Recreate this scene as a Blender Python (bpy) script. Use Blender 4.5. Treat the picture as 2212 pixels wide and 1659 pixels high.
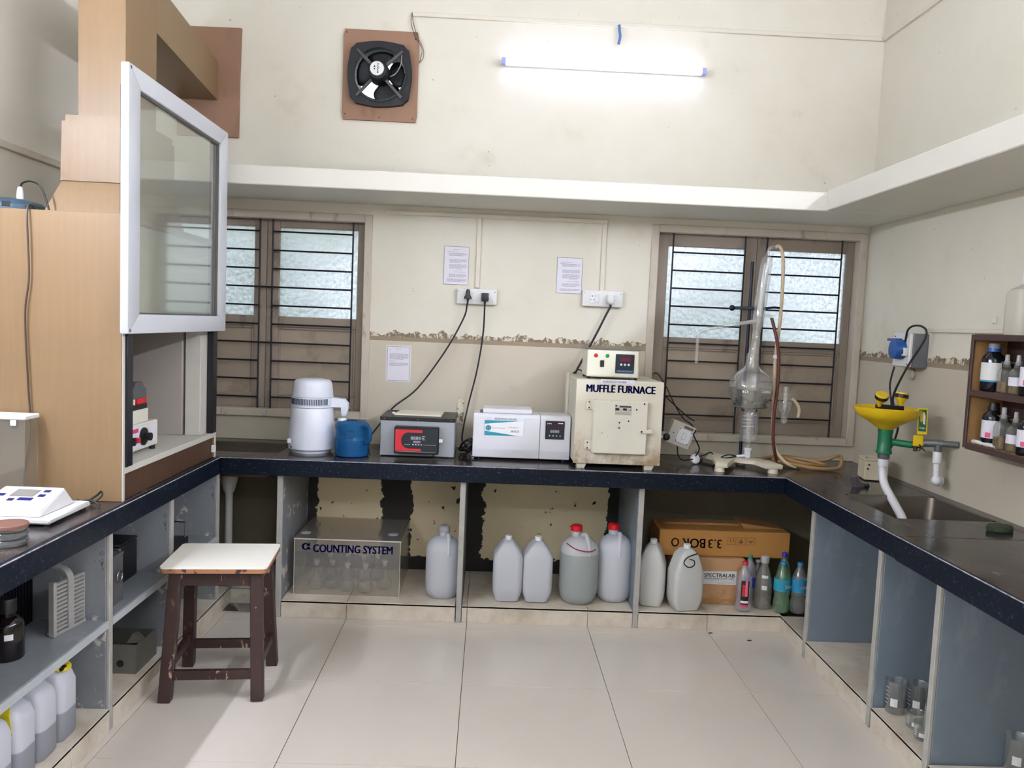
import bpy, bmesh, math, random
from mathutils import Vector, Matrix, Euler

random.seed(7)
S = bpy.context.scene
COL = S.collection
for _o in list(bpy.data.objects):
    bpy.data.objects.remove(_o)
PI = math.pi
R = math.radians


def c(h):
    h = h.lstrip('#')
    v = [int(h[i:i + 2], 16) / 255 for i in (0, 2, 4)]
    return tuple((x / 12.92 if x <= .04045 else ((x + .055) / 1.055) ** 2.4) for x in v) + (1,)


# ------------------------------------------------------------------ camera
cam_d = bpy.data.cameras.new('camera')
cam_d.sensor_width = 36
cam_d.lens = 1700 / 2212 * 36
cam_d.clip_start = .05
cam = bpy.data.objects.new('camera', cam_d)
COL.objects.link(cam)
_yaw, _pitch, _roll = R(1.739), R(4.368), R(2.414)
cam.matrix_world = (Matrix.Translation((0, 0, 1.5)) @ Matrix.Rotation(-_yaw, 4, 'Z')
                    @ Matrix.Rotation(PI / 2 - _pitch, 4, 'X') @ Matrix.Rotation(_roll, 4, 'Z'))
S.camera = cam

# ------------------------------------------------------------------ world (overcast daylight) and exposure
W = bpy.data.worlds.new('sky')
S.world = W
W.use_nodes = True
_bg = W.node_tree.nodes['Background']
_bg.inputs[0].default_value = (.80, .90, 1.0, 1)
_bg.inputs[1].default_value = .82
S.view_settings.view_transform = 'Standard'
S.view_settings.look = 'None'
S.view_settings.gamma = 1
S.view_settings.use_curve_mapping = False
S.view_settings.exposure = 1.31
TUBE_POWER = 5.0        # emission of the visible wall tube
ROOM_TUBE_POWER = 112.0   # emission of the unseen wall tubes, most of them added fill


# ------------------------------------------------------------------ node helper
class G:
    def __init__(s, name):
        s.m = bpy.data.materials.new(name)
        s.m.use_nodes = True
        s.t = s.m.node_tree
        s.b = s.t.nodes['Principled BSDF']
        s.tc = s.t.nodes.new('ShaderNodeTexCoord').outputs['Object']

    def n(s, typ, **k):
        x = s.t.nodes.new('ShaderNode' + typ)
        for a, v in k.items():
            setattr(x, a, v)
        return x

    def put(s, sock, v):
        if hasattr(v, 'links'):
            s.t.links.new(v, sock)
        elif isinstance(v, (tuple, list)) and len(v) == 3 and sock.type == 'RGBA':
            sock.default_value = tuple(v) + (1,)
        else:
            sock.default_value = v

    def math(s, op, a, b=0.0, cl=False):
        x = s.n('Math', operation=op, use_clamp=cl)
        s.put(x.inputs[0], a)
        s.put(x.inputs[1], b)
        return x.outputs[0]

    def xyz(s):
        x = s.n('SeparateXYZ')
        s.put(x.inputs[0], s.tc)
        return x.outputs

    def scl(s, v):
        x = s.n('Mapping')
        s.put(x.inputs[0], s.tc)
        x.inputs['Scale'].default_value = v
        return x.outputs[0]

    def noise(s, scale=5, detail=3, rough=.6, vec=None):
        x = s.n('TexNoise')
        s.put(x.inputs['Vector'], vec if vec is not None else s.tc)
        x.inputs['Scale'].default_value = scale
        x.inputs['Detail'].default_value = detail
        x.inputs['Roughness'].default_value = rough
        return x.outputs[0]

    def vor(s, scale=5, vec=None, feature='F1'):
        x = s.n('TexVoronoi', feature=feature)
        s.put(x.inputs['Vector'], vec if vec is not None else s.tc)
        x.inputs['Scale'].default_value = scale
        return x.outputs[0]

    def step(s, v, lo, hi):
        x = s.n('MapRange', clamp=True)
        s.put(x.inputs[0], v)
        x.inputs[1].default_value = lo
        x.inputs[2].default_value = hi
        return x.outputs[0]

    def mix(s, f, a, b):
        x = s.n('Mix', data_type='RGBA')
        s.put(x.inputs[0], f)
        s.put(x.inputs[6], a)
        s.put(x.inputs[7], b)
        return x.outputs[2]

    def base(s, v):
        s.put(s.b.inputs['Base Color'], v)

    def rough(s, v):
        s.put(s.b.inputs['Roughness'], v)

    def bump(s, h, st=.3, dist=.01):
        x = s.n('Bump')
        x.inputs['Strength'].default_value = st
        x.inputs['Distance'].default_value = dist
        s.put(x.inputs['Height'], h)
        s.put(s.b.inputs['Normal'], x.outputs[0])


def M(name, col, rough=.5, metal=0, var=.08, scale=9, bump=0, bscale=60, spec=None):
    g = G(name)
    col = c(col) if isinstance(col, str) else col
    lo = tuple(x * (1 - var) for x in col[:3]) + (1,)
    hi = tuple(min(1, x * (1 + var)) for x in col[:3]) + (1,)
    g.base(g.mix(g.noise(scale, 4), lo, hi))
    g.rough(rough)
    g.b.inputs['Metallic'].default_value = metal
    if spec is not None:
        g.b.inputs['Specular IOR Level'].default_value = spec
    if bump:
        g.bump(g.noise(bscale, 3), bump, .004)
    return g.m


def chipped(name, base, chip, lo=.58, hi=.62, scale=12, rough=.5, stretch=(1, 1, 1), chip2=None, metal=0, lo2=.62):
    """paint over another coat, with ragged chips of its own shape"""
    g = G(name)
    v = g.scl(stretch)
    col = g.mix(g.noise(6, 3), tuple(x * .9 for x in c(base)[:3]), tuple(min(1, x * 1.1) for x in c(base)[:3]))
    col = g.mix(g.step(g.noise(scale, 6, .65, v), lo, hi), col, c(chip))
    if chip2:
        v2 = g.scl(tuple(x * 1.7 for x in stretch))
        col = g.mix(g.step(g.noise(scale * .8, 6, .65, v2), lo2, lo2 + .03), col, c(chip2))
    g.base(col)
    g.rough(rough)
    g.b.inputs['Metallic'].default_value = metal
    return g.m


def glass(name, tint='#ffffff', rough=.0, fac=.80, gl=.10):
    """thin clear plastic or glass: mostly see-through, with reflection and a faint body tint"""
    g = G(name)
    t = g.t
    tr = g.n('BsdfTransparent')
    tr.inputs[0].default_value = c(tint)
    gs = g.n('BsdfGlossy')
    gs.inputs['Roughness'].default_value = .05 + rough
    lw = g.n('LayerWeight')
    lw.inputs[0].default_value = .35
    f = g.math('ADD', g.math('MULTIPLY', lw.outputs['Facing'], .45), gl * .6, True)
    m1 = g.n('MixShader')
    g.put(m1.inputs[0], f)
    t.links.new(tr.outputs[0], m1.inputs[1])
    t.links.new(gs.outputs[0], m1.inputs[2])
    m2 = g.n('MixShader')
    m2.inputs[0].default_value = 1 - fac
    g.b.inputs['Base Color'].default_value = c(tint)
    g.b.inputs['Base Color'].default_value = tuple(.5 + .5 * x for x in c(tint)[:3]) + (1,)
    g.b.inputs['Roughness'].default_value = .25
    t.links.new(m1.outputs[0], m2.inputs[1])
    t.links.new(g.b.outputs[0], m2.inputs[2])
    t.links.new(m2.outputs[0], t.nodes['Material Output'].inputs[0])
    return g.m


def emit(name, col, st):
    g = G(name)
    g.base((.9, .9, .9, 1))
    g.b.inputs['Emission Color'].default_value = c(col)
    g.b.inputs['Emission Strength'].default_value = st
    return g.m


# ------------------------------------------------------------------ mesh builder
class MB:
    def __init__(s):
        s.bm = bmesh.new()

    def face(s, vs):
        try:
            return s.bm.faces.new(vs)
        except ValueError:
            return None

    def pts(s, ps):
        return [s.bm.verts.new(p) for p in ps]

    def hexa(s, p, bev=0, seg=2):
        v = s.pts(p)
        fs = [s.face([v[i] for i in f]) for f in ((0, 3, 2, 1), (4, 5, 6, 7), (0, 1, 5, 4), (1, 2, 6, 5), (2, 3, 7, 6), (3, 0, 4, 7))]
        if bev:
            es = {e for f in fs for e in f.edges}
            bmesh.ops.bevel(s.bm, geom=list(es), offset=bev, segments=seg, profile=.5, affect='EDGES')
        return s

    def box(s, x0, x1, y0, y1, z0, z1, bev=0, seg=2):
        return s.hexa([(x0, y0, z0), (x1, y0, z0), (x1, y1, z0), (x0, y1, z0),
                       (x0, y0, z1), (x1, y0, z1), (x1, y1, z1), (x0, y1, z1)], bev, seg)

    def obox(s, a, b, w, h, up=(0, 0, 1), bev=0, w2=None, h2=None):
        """bar from a to b, w wide (sideways) and h tall (along up)"""
        a, b, up = Vector(a), Vector(b), Vector(up)
        d = (b - a).normalized()
        sd = d.cross(up).normalized()
        u = sd.cross(d).normalized()
        w2 = w if w2 is None else w2
        h2 = h if h2 is None else h2
        P = []
        for p, ww, hh in ((a, w, h), (b, w2, h2)):
            P.append([p - sd * ww / 2 - u * hh / 2, p + sd * ww / 2 - u * hh / 2, p + sd * ww / 2 + u * hh / 2, p - sd * ww / 2 + u * hh / 2])
        return s.hexa(P[0] + P[1], bev)

    def loft(s, secs, cap=True, close=True):
        rows = [s.pts(x) for x in secs]
        n = len(rows[0])
        for r0, r1 in zip(rows, rows[1:]):
            for i in range(n if close else n - 1):
                j = (i + 1) % n
                s.face((r0[i], r0[j], r1[j], r1[i]))
        if cap:
            s.face(list(reversed(rows[0])))
            s.face(rows[-1])
        return s

    def ring(s, ctr, d, r, n, ref=None):
        d = Vector(d).normalized()
        ref = Vector(ref) if ref is not None else (Vector((0, 0, 1)) if abs(d.z) < .9 else Vector((1, 0, 0)))
        u = d.cross(ref).normalized()
        v = d.cross(u).normalized()
        return [Vector(ctr) + (u * math.cos(2 * PI * i / n) + v * math.sin(2 * PI * i / n)) * r for i in range(n)]

    def cyl(s, a, b, r, r2=None, n=16, cap=True):
        d = Vector(b) - Vector(a)
        return s.loft([s.ring(a, d, r, n), s.ring(b, d, r if r2 is None else r2, n)], cap)

    def tube(s, ps, r, n=8, sm=6, cap=True):
        """round tube along a smooth path"""
        ps = [Vector(p) for p in ps]
        if sm and len(ps) > 2:
            q = []
            for i in range(len(ps) - 1):
                p0 = ps[max(i - 1, 0)]
                p1, p2 = ps[i], ps[i + 1]
                p3 = ps[min(i + 2, len(ps) - 1)]
                for k in range(sm):
                    t = k / sm
                    q.append(.5 * ((2 * p1) + (p2 - p0) * t + (2 * p0 - 5 * p1 + 4 * p2 - p3) * t * t + (3 * p1 - p0 - 3 * p2 + p3) * t ** 3))
            q.append(ps[-1])
            ps = q
        rs = r if isinstance(r, (list, tuple)) else None
        secs = []
        u = None
        for i, p in enumerate(ps):
            d = (ps[min(i + 1, len(ps) - 1)] - ps[max(i - 1, 0)])
            if d.length < 1e-7:
                d = Vector((0, 0, 1))
            d.normalize()
            if u is None:
                ref = Vector((0, 0, 1)) if abs(d.z) < .9 else Vector((1, 0, 0))
                u = d.cross(ref).normalized()
            else:
                u = (u - d * u.dot(d))
                if u.length < 1e-6:
                    u = d.orthogonal()
                u.normalize()
            v = d.cross(u)
            rr = r if rs is None else rs[0] + (rs[1] - rs[0]) * i / (len(ps) - 1)
            secs.append([p + (u * math.cos(2 * PI * k / n) + v * math.sin(2 * PI * k / n)) * rr for k in range(n)])
        return s.loft(secs, cap)

    def lathe(s, prof, ctr=(0, 0, 0), n=24, axis=(0, 0, 1)):
        """prof = [(radius, height)] turned about axis through ctr"""
        ax = Vector(axis).normalized()
        u = ax.orthogonal().normalized() if abs(ax.z) < .99 else Vector((1, 0, 0))
        v = ax.cross(u)
        ctr = Vector(ctr)
        prev = None
        for r, h in prof:
            p = ctr + ax * h
            if r < 1e-6:
                row = [s.bm.verts.new(p)]
            else:
                row = [s.bm.verts.new(p + (u * math.cos(2 * PI * i / n) + v * math.sin(2 * PI * i / n)) * r) for i in range(n)]
            if prev:
                for i in range(n):
                    j = (i + 1) % n
                    if len(prev) == 1 and len(row) > 1:
                        s.face((prev[0], row[j], row[i]))
                    elif len(row) == 1 and len(prev) > 1:
                        s.face((prev[i], prev[j], row[0]))
                    elif len(row) > 1:
                        s.face((prev[i], prev[j], row[j], row[i]))
            prev = row
        return s

    def prism(s, poly, axis, a, b, bev=0):
        """polygon extruded along axis; poly in the two other coordinates"""
        def P(q, t):
            return {'x': (t, q[0], q[1]), 'y': (q[0], t, q[1]), 'z': (q[0], q[1], t)}[axis]
        v0 = s.pts([P(q, a) for q in poly])
        v1 = s.pts([P(q, b) for q in poly])
        fs = [s.face(v0), s.face(list(reversed(v1)))]
        n = len(poly)
        for i in range(n):
            j = (i + 1) % n
            fs.append(s.face((v0[j], v0[i], v1[i], v1[j])))
        if bev:
            es = {e for f in fs if f for e in f.edges}
            bmesh.ops.bevel(s.bm, geom=list(es), offset=bev, segments=2, profile=.5, affect='EDGES')
        return s

    def sphere(s, ctr, r, n=14, sz=1.0):
        k = max(5, n // 2)
        return s.lathe([(r * math.sin(PI * i / k), -r * sz * math.cos(PI * i / k)) for i in range(k + 1)], ctr, n)

    def build(s, name, m, parent=None, smooth=40, loc=None, rot=None):
        bmesh.ops.remove_doubles(s.bm, verts=s.bm.verts, dist=1e-6)
        bmesh.ops.recalc_face_normals(s.bm, faces=s.bm.faces)
        me = bpy.data.meshes.new(name)
        s.bm.to_mesh(me)
        s.bm.free()
        me.materials.append(m)
        if smooth:
            me.polygons.foreach_set('use_smooth', [True] * len(me.polygons))
            me.set_sharp_from_angle(angle=R(smooth))
        o = bpy.data.objects.new(name, me)
        COL.objects.link(o)
        if loc:
            o.location = loc
        if rot:
            o.rotation_euler = rot
        if parent:
            o.parent = parent
        return o


def rsec(w, d, r, z, n=5, cx=0, cy=0):
    """rounded-rectangle section"""
    r = min(r, w / 2 - 1e-4, d / 2 - 1e-4)
    out = []
    for sx, sy, a0 in ((1, 1, 0), (-1, 1, PI / 2), (-1, -1, PI), (1, -1, 1.5 * PI)):
        for i in range(n + 1):
            a = a0 + PI / 2 * i / n
            out.append((cx + sx * (w / 2 - r) + r * math.cos(a), cy + sy * (d / 2 - r) + r * math.sin(a), z))
    return out


def tag(o, label=None, cat=None, group=None, kind=None):
    for k, v in (('label', label), ('category', cat), ('group', group), ('kind', kind)):
        if v:
            o[k] = v
    return o


def thing(name, label, cat, loc=(0, 0, 0), rz=0, group=None, kind=None):
    o = bpy.data.objects.new(name, None)
    COL.objects.link(o)
    o.empty_display_size = .05
    o.location = loc
    o.rotation_euler = (0, 0, rz)
    return tag(o, label, cat, group, kind)


def copy_tree(o, parent=None):
    k = o.copy()
    COL.objects.link(k)
    if parent:
        k.parent = parent
    for ch in list(o.children):
        copy_tree(ch, k)
    return k


FRONT = (PI / 2, 0, 0)            # print facing the room from the back wall (-y)
RIGHTWARD = (PI / 2, 0, PI / 2)   # print facing +x
LEFTWARD = (PI / 2, 0, -PI / 2)   # print facing -x


def text(body, m, parent, ctr, w, h, rot=FRONT, bold=0.0, name='lettering', flip=False):
    cu = bpy.data.curves.new(name, 'FONT')
    cu.body = body
    cu.align_x = 'CENTER'
    cu.resolution_u = 3
    tmp = bpy.data.objects.new(name, cu)
    COL.objects.link(tmp)
    me = bpy.data.meshes.new_from_object(tmp.evaluated_get(bpy.context.evaluated_depsgraph_get()))
    bpy.data.objects.remove(tmp)
    me.name = name
    xs = [v.co.x for v in me.vertices]
    ys = [v.co.y for v in me.vertices]
    sx, sy = w / (max(xs) - min(xs)), h / (max(ys) - min(ys))
    mx, my = (max(xs) + min(xs)) / 2, (max(ys) + min(ys)) / 2
    k = -1 if flip else 1
    for v in me.vertices:
        v.co = ((v.co.x - mx) * sx * k, (v.co.y - my) * sy * k, 0)
    if bold:
        bm = bmesh.new()
        bm.from_mesh(me)
        g0 = list(bm.verts) + list(bm.edges) + list(bm.faces)
        for dx, dy in ((-1, 0), (1, 0), (0, .5)):
            q = bmesh.ops.duplicate(bm, geom=g0)
            bmesh.ops.translate(bm, vec=(dx * bold * h * 1.4, dy * bold * h * 1.4, 0), verts=[e for e in q['geom'] if isinstance(e, bmesh.types.BMVert)])
        bm.to_mesh(me)
        bm.free()
    me.materials.clear()
    me.materials.append(m)
    o = bpy.data.objects.new(name, me)
    COL.objects.link(o)
    o.location = ctr
    o.rotation_euler = rot
    o.parent = parent
    return o


def quads(m, parent, rects, rot=FRONT, ctr=(0, 0, 0), name='print'):
    """flat print made of small rectangles (x0,x1,y0,y1) on a surface"""
    b = MB()
    for x0, x1, y0, y1 in rects:
        b.face(b.pts([(x0, y0, 0), (x1, y0, 0), (x1, y1, 0), (x0, y1, 0)]))
    return b.build(name, m, parent, 0, ctr, rot)

# ------------------------------------------------------------------ shared materials
m_white_plastic = M('white plastic', '#dfe2ea', .35, var=.02)
m_white = M('white paint', '#d9d9d6', .45, var=.03)
m_black = M('black plastic', '#0d0e12', .4, var=.1)
m_cord = M('black rubber', '#0b0b0d', .5, var=.1)
m_navy_ink = M('navy ink', '#0d1266', .5, var=.02)
m_black_ink = M('black ink', '#17171c', .6, var=.02)
m_grey_ink = M('grey print', '#7d7a86', .7, var=.05)
m_pale_ink = M('pale print', '#b9b6c0', .7, var=.05)
m_white_ink = M('white print', '#eeeeee', .6, var=.02)
m_red_ink = M('red print', '#c8202c', .5, var=.03)
m_magenta_ink = M('magenta print', '#d23a68', .5, var=.03)
m_teal_ink = M('teal print', '#1d8a9a', .5, var=.03)
m_paper = M('white paper', '#dad7e0', .7, var=.02)
m_steel = M('steel', '#8d8f90', .3, 1, var=.1, scale=20)
m_dull_steel = M('dull steel', '#76757a', .5, .7, var=.2, scale=14)
m_black_metal = M('black iron', '#16171c', .45, .3, var=.15)
m_red = M('red plastic', '#c81420', .35, var=.04)
m_clear = glass('clear glass', '#f6f8f8', 0, .965, .10)
m_clear_plastic = glass('clear plastic', '#f6f7f3', .03, .95, .06)


def wall_mat(name, dado, axis, stripe=True):
    g = G(name)
    X, Y, Z = g.xyz()
    a = X if axis == 'x' else Y
    big = g.noise(1.3, 4)
    cream = g.mix(g.step(big, .35, .7), c('#dad5c7'), c('#d2ccbb'))
    stain = g.step(g.noise(2.6, 5, .6), .60, .74)
    cream = g.mix(g.math('MULTIPLY', stain, .35), cream, c('#b5ab96'))
    speck = g.step(g.noise(38, 2, .5), .755, .775)
    cream = g.mix(g.math('MULTIPLY', speck, .55), cream, c('#6d5f4a'))
    low = g.mix(g.noise(3, 4), c('#c4bcab'), c('#bab19f'))
    dirt = g.step(g.noise(5, 6, .7), .60, .72)
    low = g.mix(g.math('MULTIPLY', dirt, .3), low, c('#8a7f6c'))
    col = g.mix(g.step(Z, dado - .003, dado + .003), low, cream)
    # flaking band above the dado line
    comb = g.n('CombineXYZ')
    g.put(comb.inputs[0], g.math('MULTIPLY', a, 9.0))
    ht = g.noise(1.0, 3, .6, comb.outputs[0])
    top = g.math('ADD', g.math('MULTIPLY', ht, .14), dado + .012 - .046)
    band = g.math('MULTIPLY', g.math('GREATER_THAN', Z, dado + .012), g.math('LESS_THAN', Z, top))
    vst = g.scl((26, 26, 14))
    flake = g.mix(g.step(g.noise(1.6, 5, .7, vst), .50, .56), c('#7a6c58'), c('#cfc6b2'))
    col = g.mix(band, col, flake)
    line = g.math('MULTIPLY', g.math('GREATER_THAN', Z, dado - .012), g.math('LESS_THAN', Z, dado + .012))
    col = g.mix(line, col, g.mix(g.noise(14, 4), c('#877763'), c('#9a8b75')))
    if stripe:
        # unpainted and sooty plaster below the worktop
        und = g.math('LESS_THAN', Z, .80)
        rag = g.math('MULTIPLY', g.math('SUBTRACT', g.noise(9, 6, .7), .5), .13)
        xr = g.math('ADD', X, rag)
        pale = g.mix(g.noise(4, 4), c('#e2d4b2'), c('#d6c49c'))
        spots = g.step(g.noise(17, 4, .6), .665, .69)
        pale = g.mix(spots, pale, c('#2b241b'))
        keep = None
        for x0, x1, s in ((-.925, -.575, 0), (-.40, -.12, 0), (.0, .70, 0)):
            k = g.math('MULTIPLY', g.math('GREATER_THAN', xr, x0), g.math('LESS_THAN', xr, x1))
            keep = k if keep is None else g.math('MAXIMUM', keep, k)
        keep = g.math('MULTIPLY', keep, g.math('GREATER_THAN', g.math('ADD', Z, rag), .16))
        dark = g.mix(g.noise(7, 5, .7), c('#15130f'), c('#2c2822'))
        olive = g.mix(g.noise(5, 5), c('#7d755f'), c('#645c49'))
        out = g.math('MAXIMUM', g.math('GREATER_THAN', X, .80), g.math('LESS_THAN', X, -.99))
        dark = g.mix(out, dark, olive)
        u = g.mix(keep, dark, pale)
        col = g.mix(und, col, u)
    g.base(col)
    g.rough(.75)
    h = g.math('ADD', g.math('MULTIPLY', g.noise(5, 4), .6), g.math('MULTIPLY', band, -.6))
    g.bump(h, .25, .01)
    return g.m


m_wall_back = wall_mat('back wall paint', 1.39, 'x')
m_wall_side = wall_mat('side wall paint', 1.39, 'y', False)
m_wall_plain = M('cream wall paint', '#e2ded2', .75, var=.05, scale=2, bump=.15, bscale=6)
m_ceiling = M('ceiling paint', '#c4c2ba', .8, var=.03, scale=2)
m_beam = M('slab paint', '#d6d3c9', .6, var=.03, scale=4, bump=.1, bscale=9)
g = G('glazed floor tile')
g.base(g.mix(g.noise(2.2, 4), c('#d0c8bd'), c('#c6bdb1')))
g.rough(g.math('ADD', g.math('MULTIPLY', g.noise(3, 4), .12), .10))
m_tile = g.m
g = G('dusty plinth tile')
g.base(g.mix(g.step(g.noise(5, 6, .7), .45, .75), c('#d2c8b8'), c('#aea08b')))
g.rough(.4)
m_plinth = g.m
m_grout = M('dirty grout', '#54493b', .9, var=.2)
g = G('black granite')
sp = g.step(g.vor(90), .0, .33)
fl = g.step(g.noise(95, 3, .6), .60, .70)
g.base(g.mix(fl, g.mix(sp, c('#060a13'), c('#0b121e')), c('#34435a')))
g.rough(.42)
g.b.inputs['Specular IOR Level'].default_value = .16
m_granite = g.m
g = G('worn granite top')
fl = g.step(g.noise(85, 3, .6), .62, .72)
dust_sheen = g.step(g.noise(4, 6, .7), .45, .75)
g.base(g.mix(g.math('MULTIPLY', dust_sheen, .6), g.mix(fl, c('#232022'), c('#4a4748')), c('#71615a')))  # brown tone paints the wall's reflection into the dusty top
g.rough(g.math('ADD', g.math('MULTIPLY', dust_sheen, .2), .14))
m_granite_top = g.m
g = G('chipped granite edge')
g.base(g.mix(g.step(g.noise(30, 5, .7), .4, .6), c('#767680'), c('#a8a3a6')))
g.rough(.6)
m_edge = g.m


def slab_mat(name, a, b, smear, st):
    g = G(name)
    col = g.mix(g.noise(3.5, 5, .65), c(a), c(b))
    v = g.scl(st)
    col = g.mix(g.math('MULTIPLY', g.step(g.noise(5, 6, .7, v), .52, .78), .55), col, c(smear))
    g.base(col)
    g.rough(.38)
    return g.m


m_slate = slab_mat('dark slate', '#6a7682', '#7d8993', '#a9b3b9', (1, 1, .45))
m_slate_edge = M('slab edge', '#a5a39c', .6, var=.25, scale=18)
g = G('silvery worn slab')
col = g.mix(g.noise(4, 5, .7), c('#65686c'), c('#8c8f93'))
col = g.mix(g.step(g.noise(7, 6, .7), .57, .61), col, c('#c4c0b8'))
col = g.mix(g.step(g.noise(6.5, 6, .75, g.scl((1.3, 1.3, .7))), .64, .67), col, c('#4a4844'))
g.base(col)
g.rough(.45)
m_slab_worn = g.m
m_shelf_slab = slab_mat('grey stone shelf', '#6f7478', '#868a8c', '#a9abaa', (1, 1, 1))
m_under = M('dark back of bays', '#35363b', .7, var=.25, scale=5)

# ------------------------------------------------------------------ room
XL, XR, YB, YF, ZC = -1.98, 2.10, 4.40, -1.35, 3.60

# floor
fl = MB().box(XL, XR, YF, YB + .2, -.08, -.004).build('floor', m_grout, None, 0)
tag(fl, 'cream glazed tile floor with thin dark joints', 'floor', kind='structure')
xj = [XL, -1.872, -1.266, -.66, -.06, .546, 1.152, 1.56]
yj = [YF, -1.08, -.47, .135, .74, 1.345, 1.95, 2.555, 3.16, 3.765, 3.90]
for i in range(1, len(xj) - 1):
    for j in range(len(yj) - 1):
        x0 = max(xj[i], -1.33)
        MB().box(x0 + .0012, xj[i + 1] - .0012, yj[j] + .0012, yj[j + 1] - .0012, -.01, 0, .0006, 1).build('floor_tile', m_tile, fl, 0)


def wall_with_holes(name, m, y0, y1, x0, x1, z0, z1, holes):
    xs = sorted({x0, x1} | {h[0] for h in holes} | {h[1] for h in holes})
    zs = sorted({z0, z1} | {h[2] for h in holes} | {h[3] for h in holes})
    b = MB()
    for i in range(len(xs) - 1):
        for k in range(len(zs) - 1):
            cx, cz = (xs[i] + xs[i + 1]) / 2, (zs[k] + zs[k + 1]) / 2
            if any(h[0] < cx < h[1] and h[2] < cz < h[3] for h in holes):
                continue
            b.box(xs[i], xs[i + 1], y0, y1, zs[k], zs[k + 1])
    return b.build(name, m, None, 0)


WL = (-1.85, -.668, .93, 2.062)
WR = (.875, 2.09, .885, 2.085)
FAN = (-.648, 2.805)
wb = wall_with_holes('wall_back', m_wall_back, YB, YB + .2, XL - .2, XR + .2, 0, ZC,
                     [WL, WR, (FAN[0] - .14, FAN[0] + .14, FAN[1] - .14, FAN[1] + .14)])
tag(wb, 'cream plaster back wall with beige dado and flaking band', 'wall', kind='structure')
tag(MB().box(XL - .2, XL, YF, YB, 0, ZC).build('wall_left', m_wall_plain, None, 0), 'cream plaster wall behind the fume hood', 'wall', kind='structure')
tag(MB().box(XR, XR + .2, YF, YB, 0, ZC).build('wall_right', m_wall_side, None, 0), 'cream plaster wall behind the eyewash and bottle shelf', 'wall', kind='structure')
tag(MB().box(XL, XR, YF - .2, YF, 0, ZC).build('wall_front', m_wall_plain, None, 0), 'cream plaster wall opposite the windows', 'wall', kind='structure')
tag(MB().box(XL - .2, XR + .2, YF - .2, YB + .2, ZC, ZC + .15).build('ceiling', m_ceiling, None, 0), 'white painted room ceiling above the laboratory', 'ceiling', kind='structure')

MB().prism([(-.165, .93), (-.135, .93), (-.13, 1.0), (-.134, 1.06), (-.15, 1.075), (-.166, 1.06), (-.168, 1.0)], 'y', YB - .006, YB - .0005).build('plaster_patch', chipped('old plaster patch', '#cfc7b4', '#6b604c', .50, .56, 30, .8), wb, 0)

# concrete loft slabs
tag(MB().box(XL, XR, 3.90, YB, 2.12, 2.212, .004, 1).build('trim_1', m_beam, None, 0), 'pale concrete ledge running above both windows', 'ledge', kind='structure')
tag(MB().box(1.635, XR, YF, 3.90, 2.122, 2.222, .004, 1).build('trim_2', m_beam, None, 0), 'pale concrete ledge along the right wall', 'ledge', kind='structure')

m_bounce_dimmer = M('added bounce dimmer', '#6f685c', .95, var=.2, scale=6)  # added unseen dark sheets on the ledges, dimming bounce onto the walls above
MB().box(XL + .01, XR - .01, 3.93, YB - .002, 2.2125, 2.2135).build('bounce_dimmer', m_bounce_dimmer, bpy.data.objects['trim_1'], 0)
MB().box(1.665, XR - .002, YF + .01, 3.895, 2.2225, 2.2235).build('bounce_dimmer', m_bounce_dimmer, bpy.data.objects['trim_2'], 0)

# cable trunking on the walls
m_trunk = M('painted trunking', '#d6cfbf', .6, var=.05)


def trunk(label, *boxes):
    t = thing('cable_trunking', label, 'trunking', (boxes[0][0], boxes[0][2], boxes[0][4]))
    for b in boxes:
        o = Vector(t.location)
        MB().box(b[0] - o.x, b[1] - o.x, b[2] - o.y, b[3] - o.y, b[4] - o.z, b[5] - o.z, .002, 1).build('channel', m_trunk, t, 0)
    return t


trunk('long thin cable trunking high on the back wall above the tube lamp', (-.485, XR - .018, YB - .016, YB, 3.128, 3.150))
trunk('thin cable trunking high on the right wall', (XR - .016, XR, 1.5, YB, 3.128, 3.150))
trunk('cable trunking under the ledge dropping to the two switchboards', (-.60, .625, YB - .014, YB, 2.072, 2.094), (-.094, -.070, YB - .012, YB, 1.69, 2.072), (.598, .623, YB - .012, YB, 1.705, 2.072))
trunk('cable trunking on the left wall behind the duct', (XL, XL + .016, 1.2, YB, 2.115, 2.145))
trunk('short cable trunking beside the blue socket box', (XR - .016, XR, 3.05, 3.72, 1.543, 1.562))

# ------------------------------------------------------------------ windows
m_frame = chipped('dirty window timber', '#8d8073', '#5f5348', .60, .70, 7, .6, (1, 1, .35))
m_jamb = chipped('flaking cream jamb', '#bdb4a5', '#7a6f62', .56, .66, 9, .7, (1, 1, .3))
m_panel = chipped('grimy window panel', '#9a8c7b', '#7b6c5c', .56, .74, 4, .6)
m_bar = M('black grille iron', '#14141c', .5, .3)
g = G('figured window glass')
v1 = g.scl((34, 1, 22))
nz = g.noise(1.0, 4, .7, v1)
vo = g.vor(1.6, g.scl((22, 1, 26)))
hgt = g.math('ADD', nz, g.math('MULTIPLY', vo, .6))
tl = g.n('BsdfTranslucent')
tl.inputs[0].default_value = (.93, .95, 1, 1)
rf = g.n('BsdfRefraction')
rf.inputs['Roughness'].default_value = .28
rf.inputs['IOR'].default_value = 1.12
bp = g.n('Bump')
bp.inputs['Strength'].default_value = .9
bp.inputs['Distance'].default_value = .02
g.put(bp.inputs['Height'], hgt)
g.t.links.new(bp.outputs[0], rf.inputs['Normal'])
g.t.links.new(bp.outputs[0], tl.inputs['Normal'])
ms = g.n('MixShader')
g.put(ms.inputs[0], g.math('ADD', g.math('MULTIPLY', g.step(g.noise(1.0, 5, .75, g.scl((60, 1, 45))), .40, .64), .5), .25))
g.t.links.new(tl.outputs[0], ms.inputs[1])
g.t.links.new(rf.outputs[0], ms.inputs[2])
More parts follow.
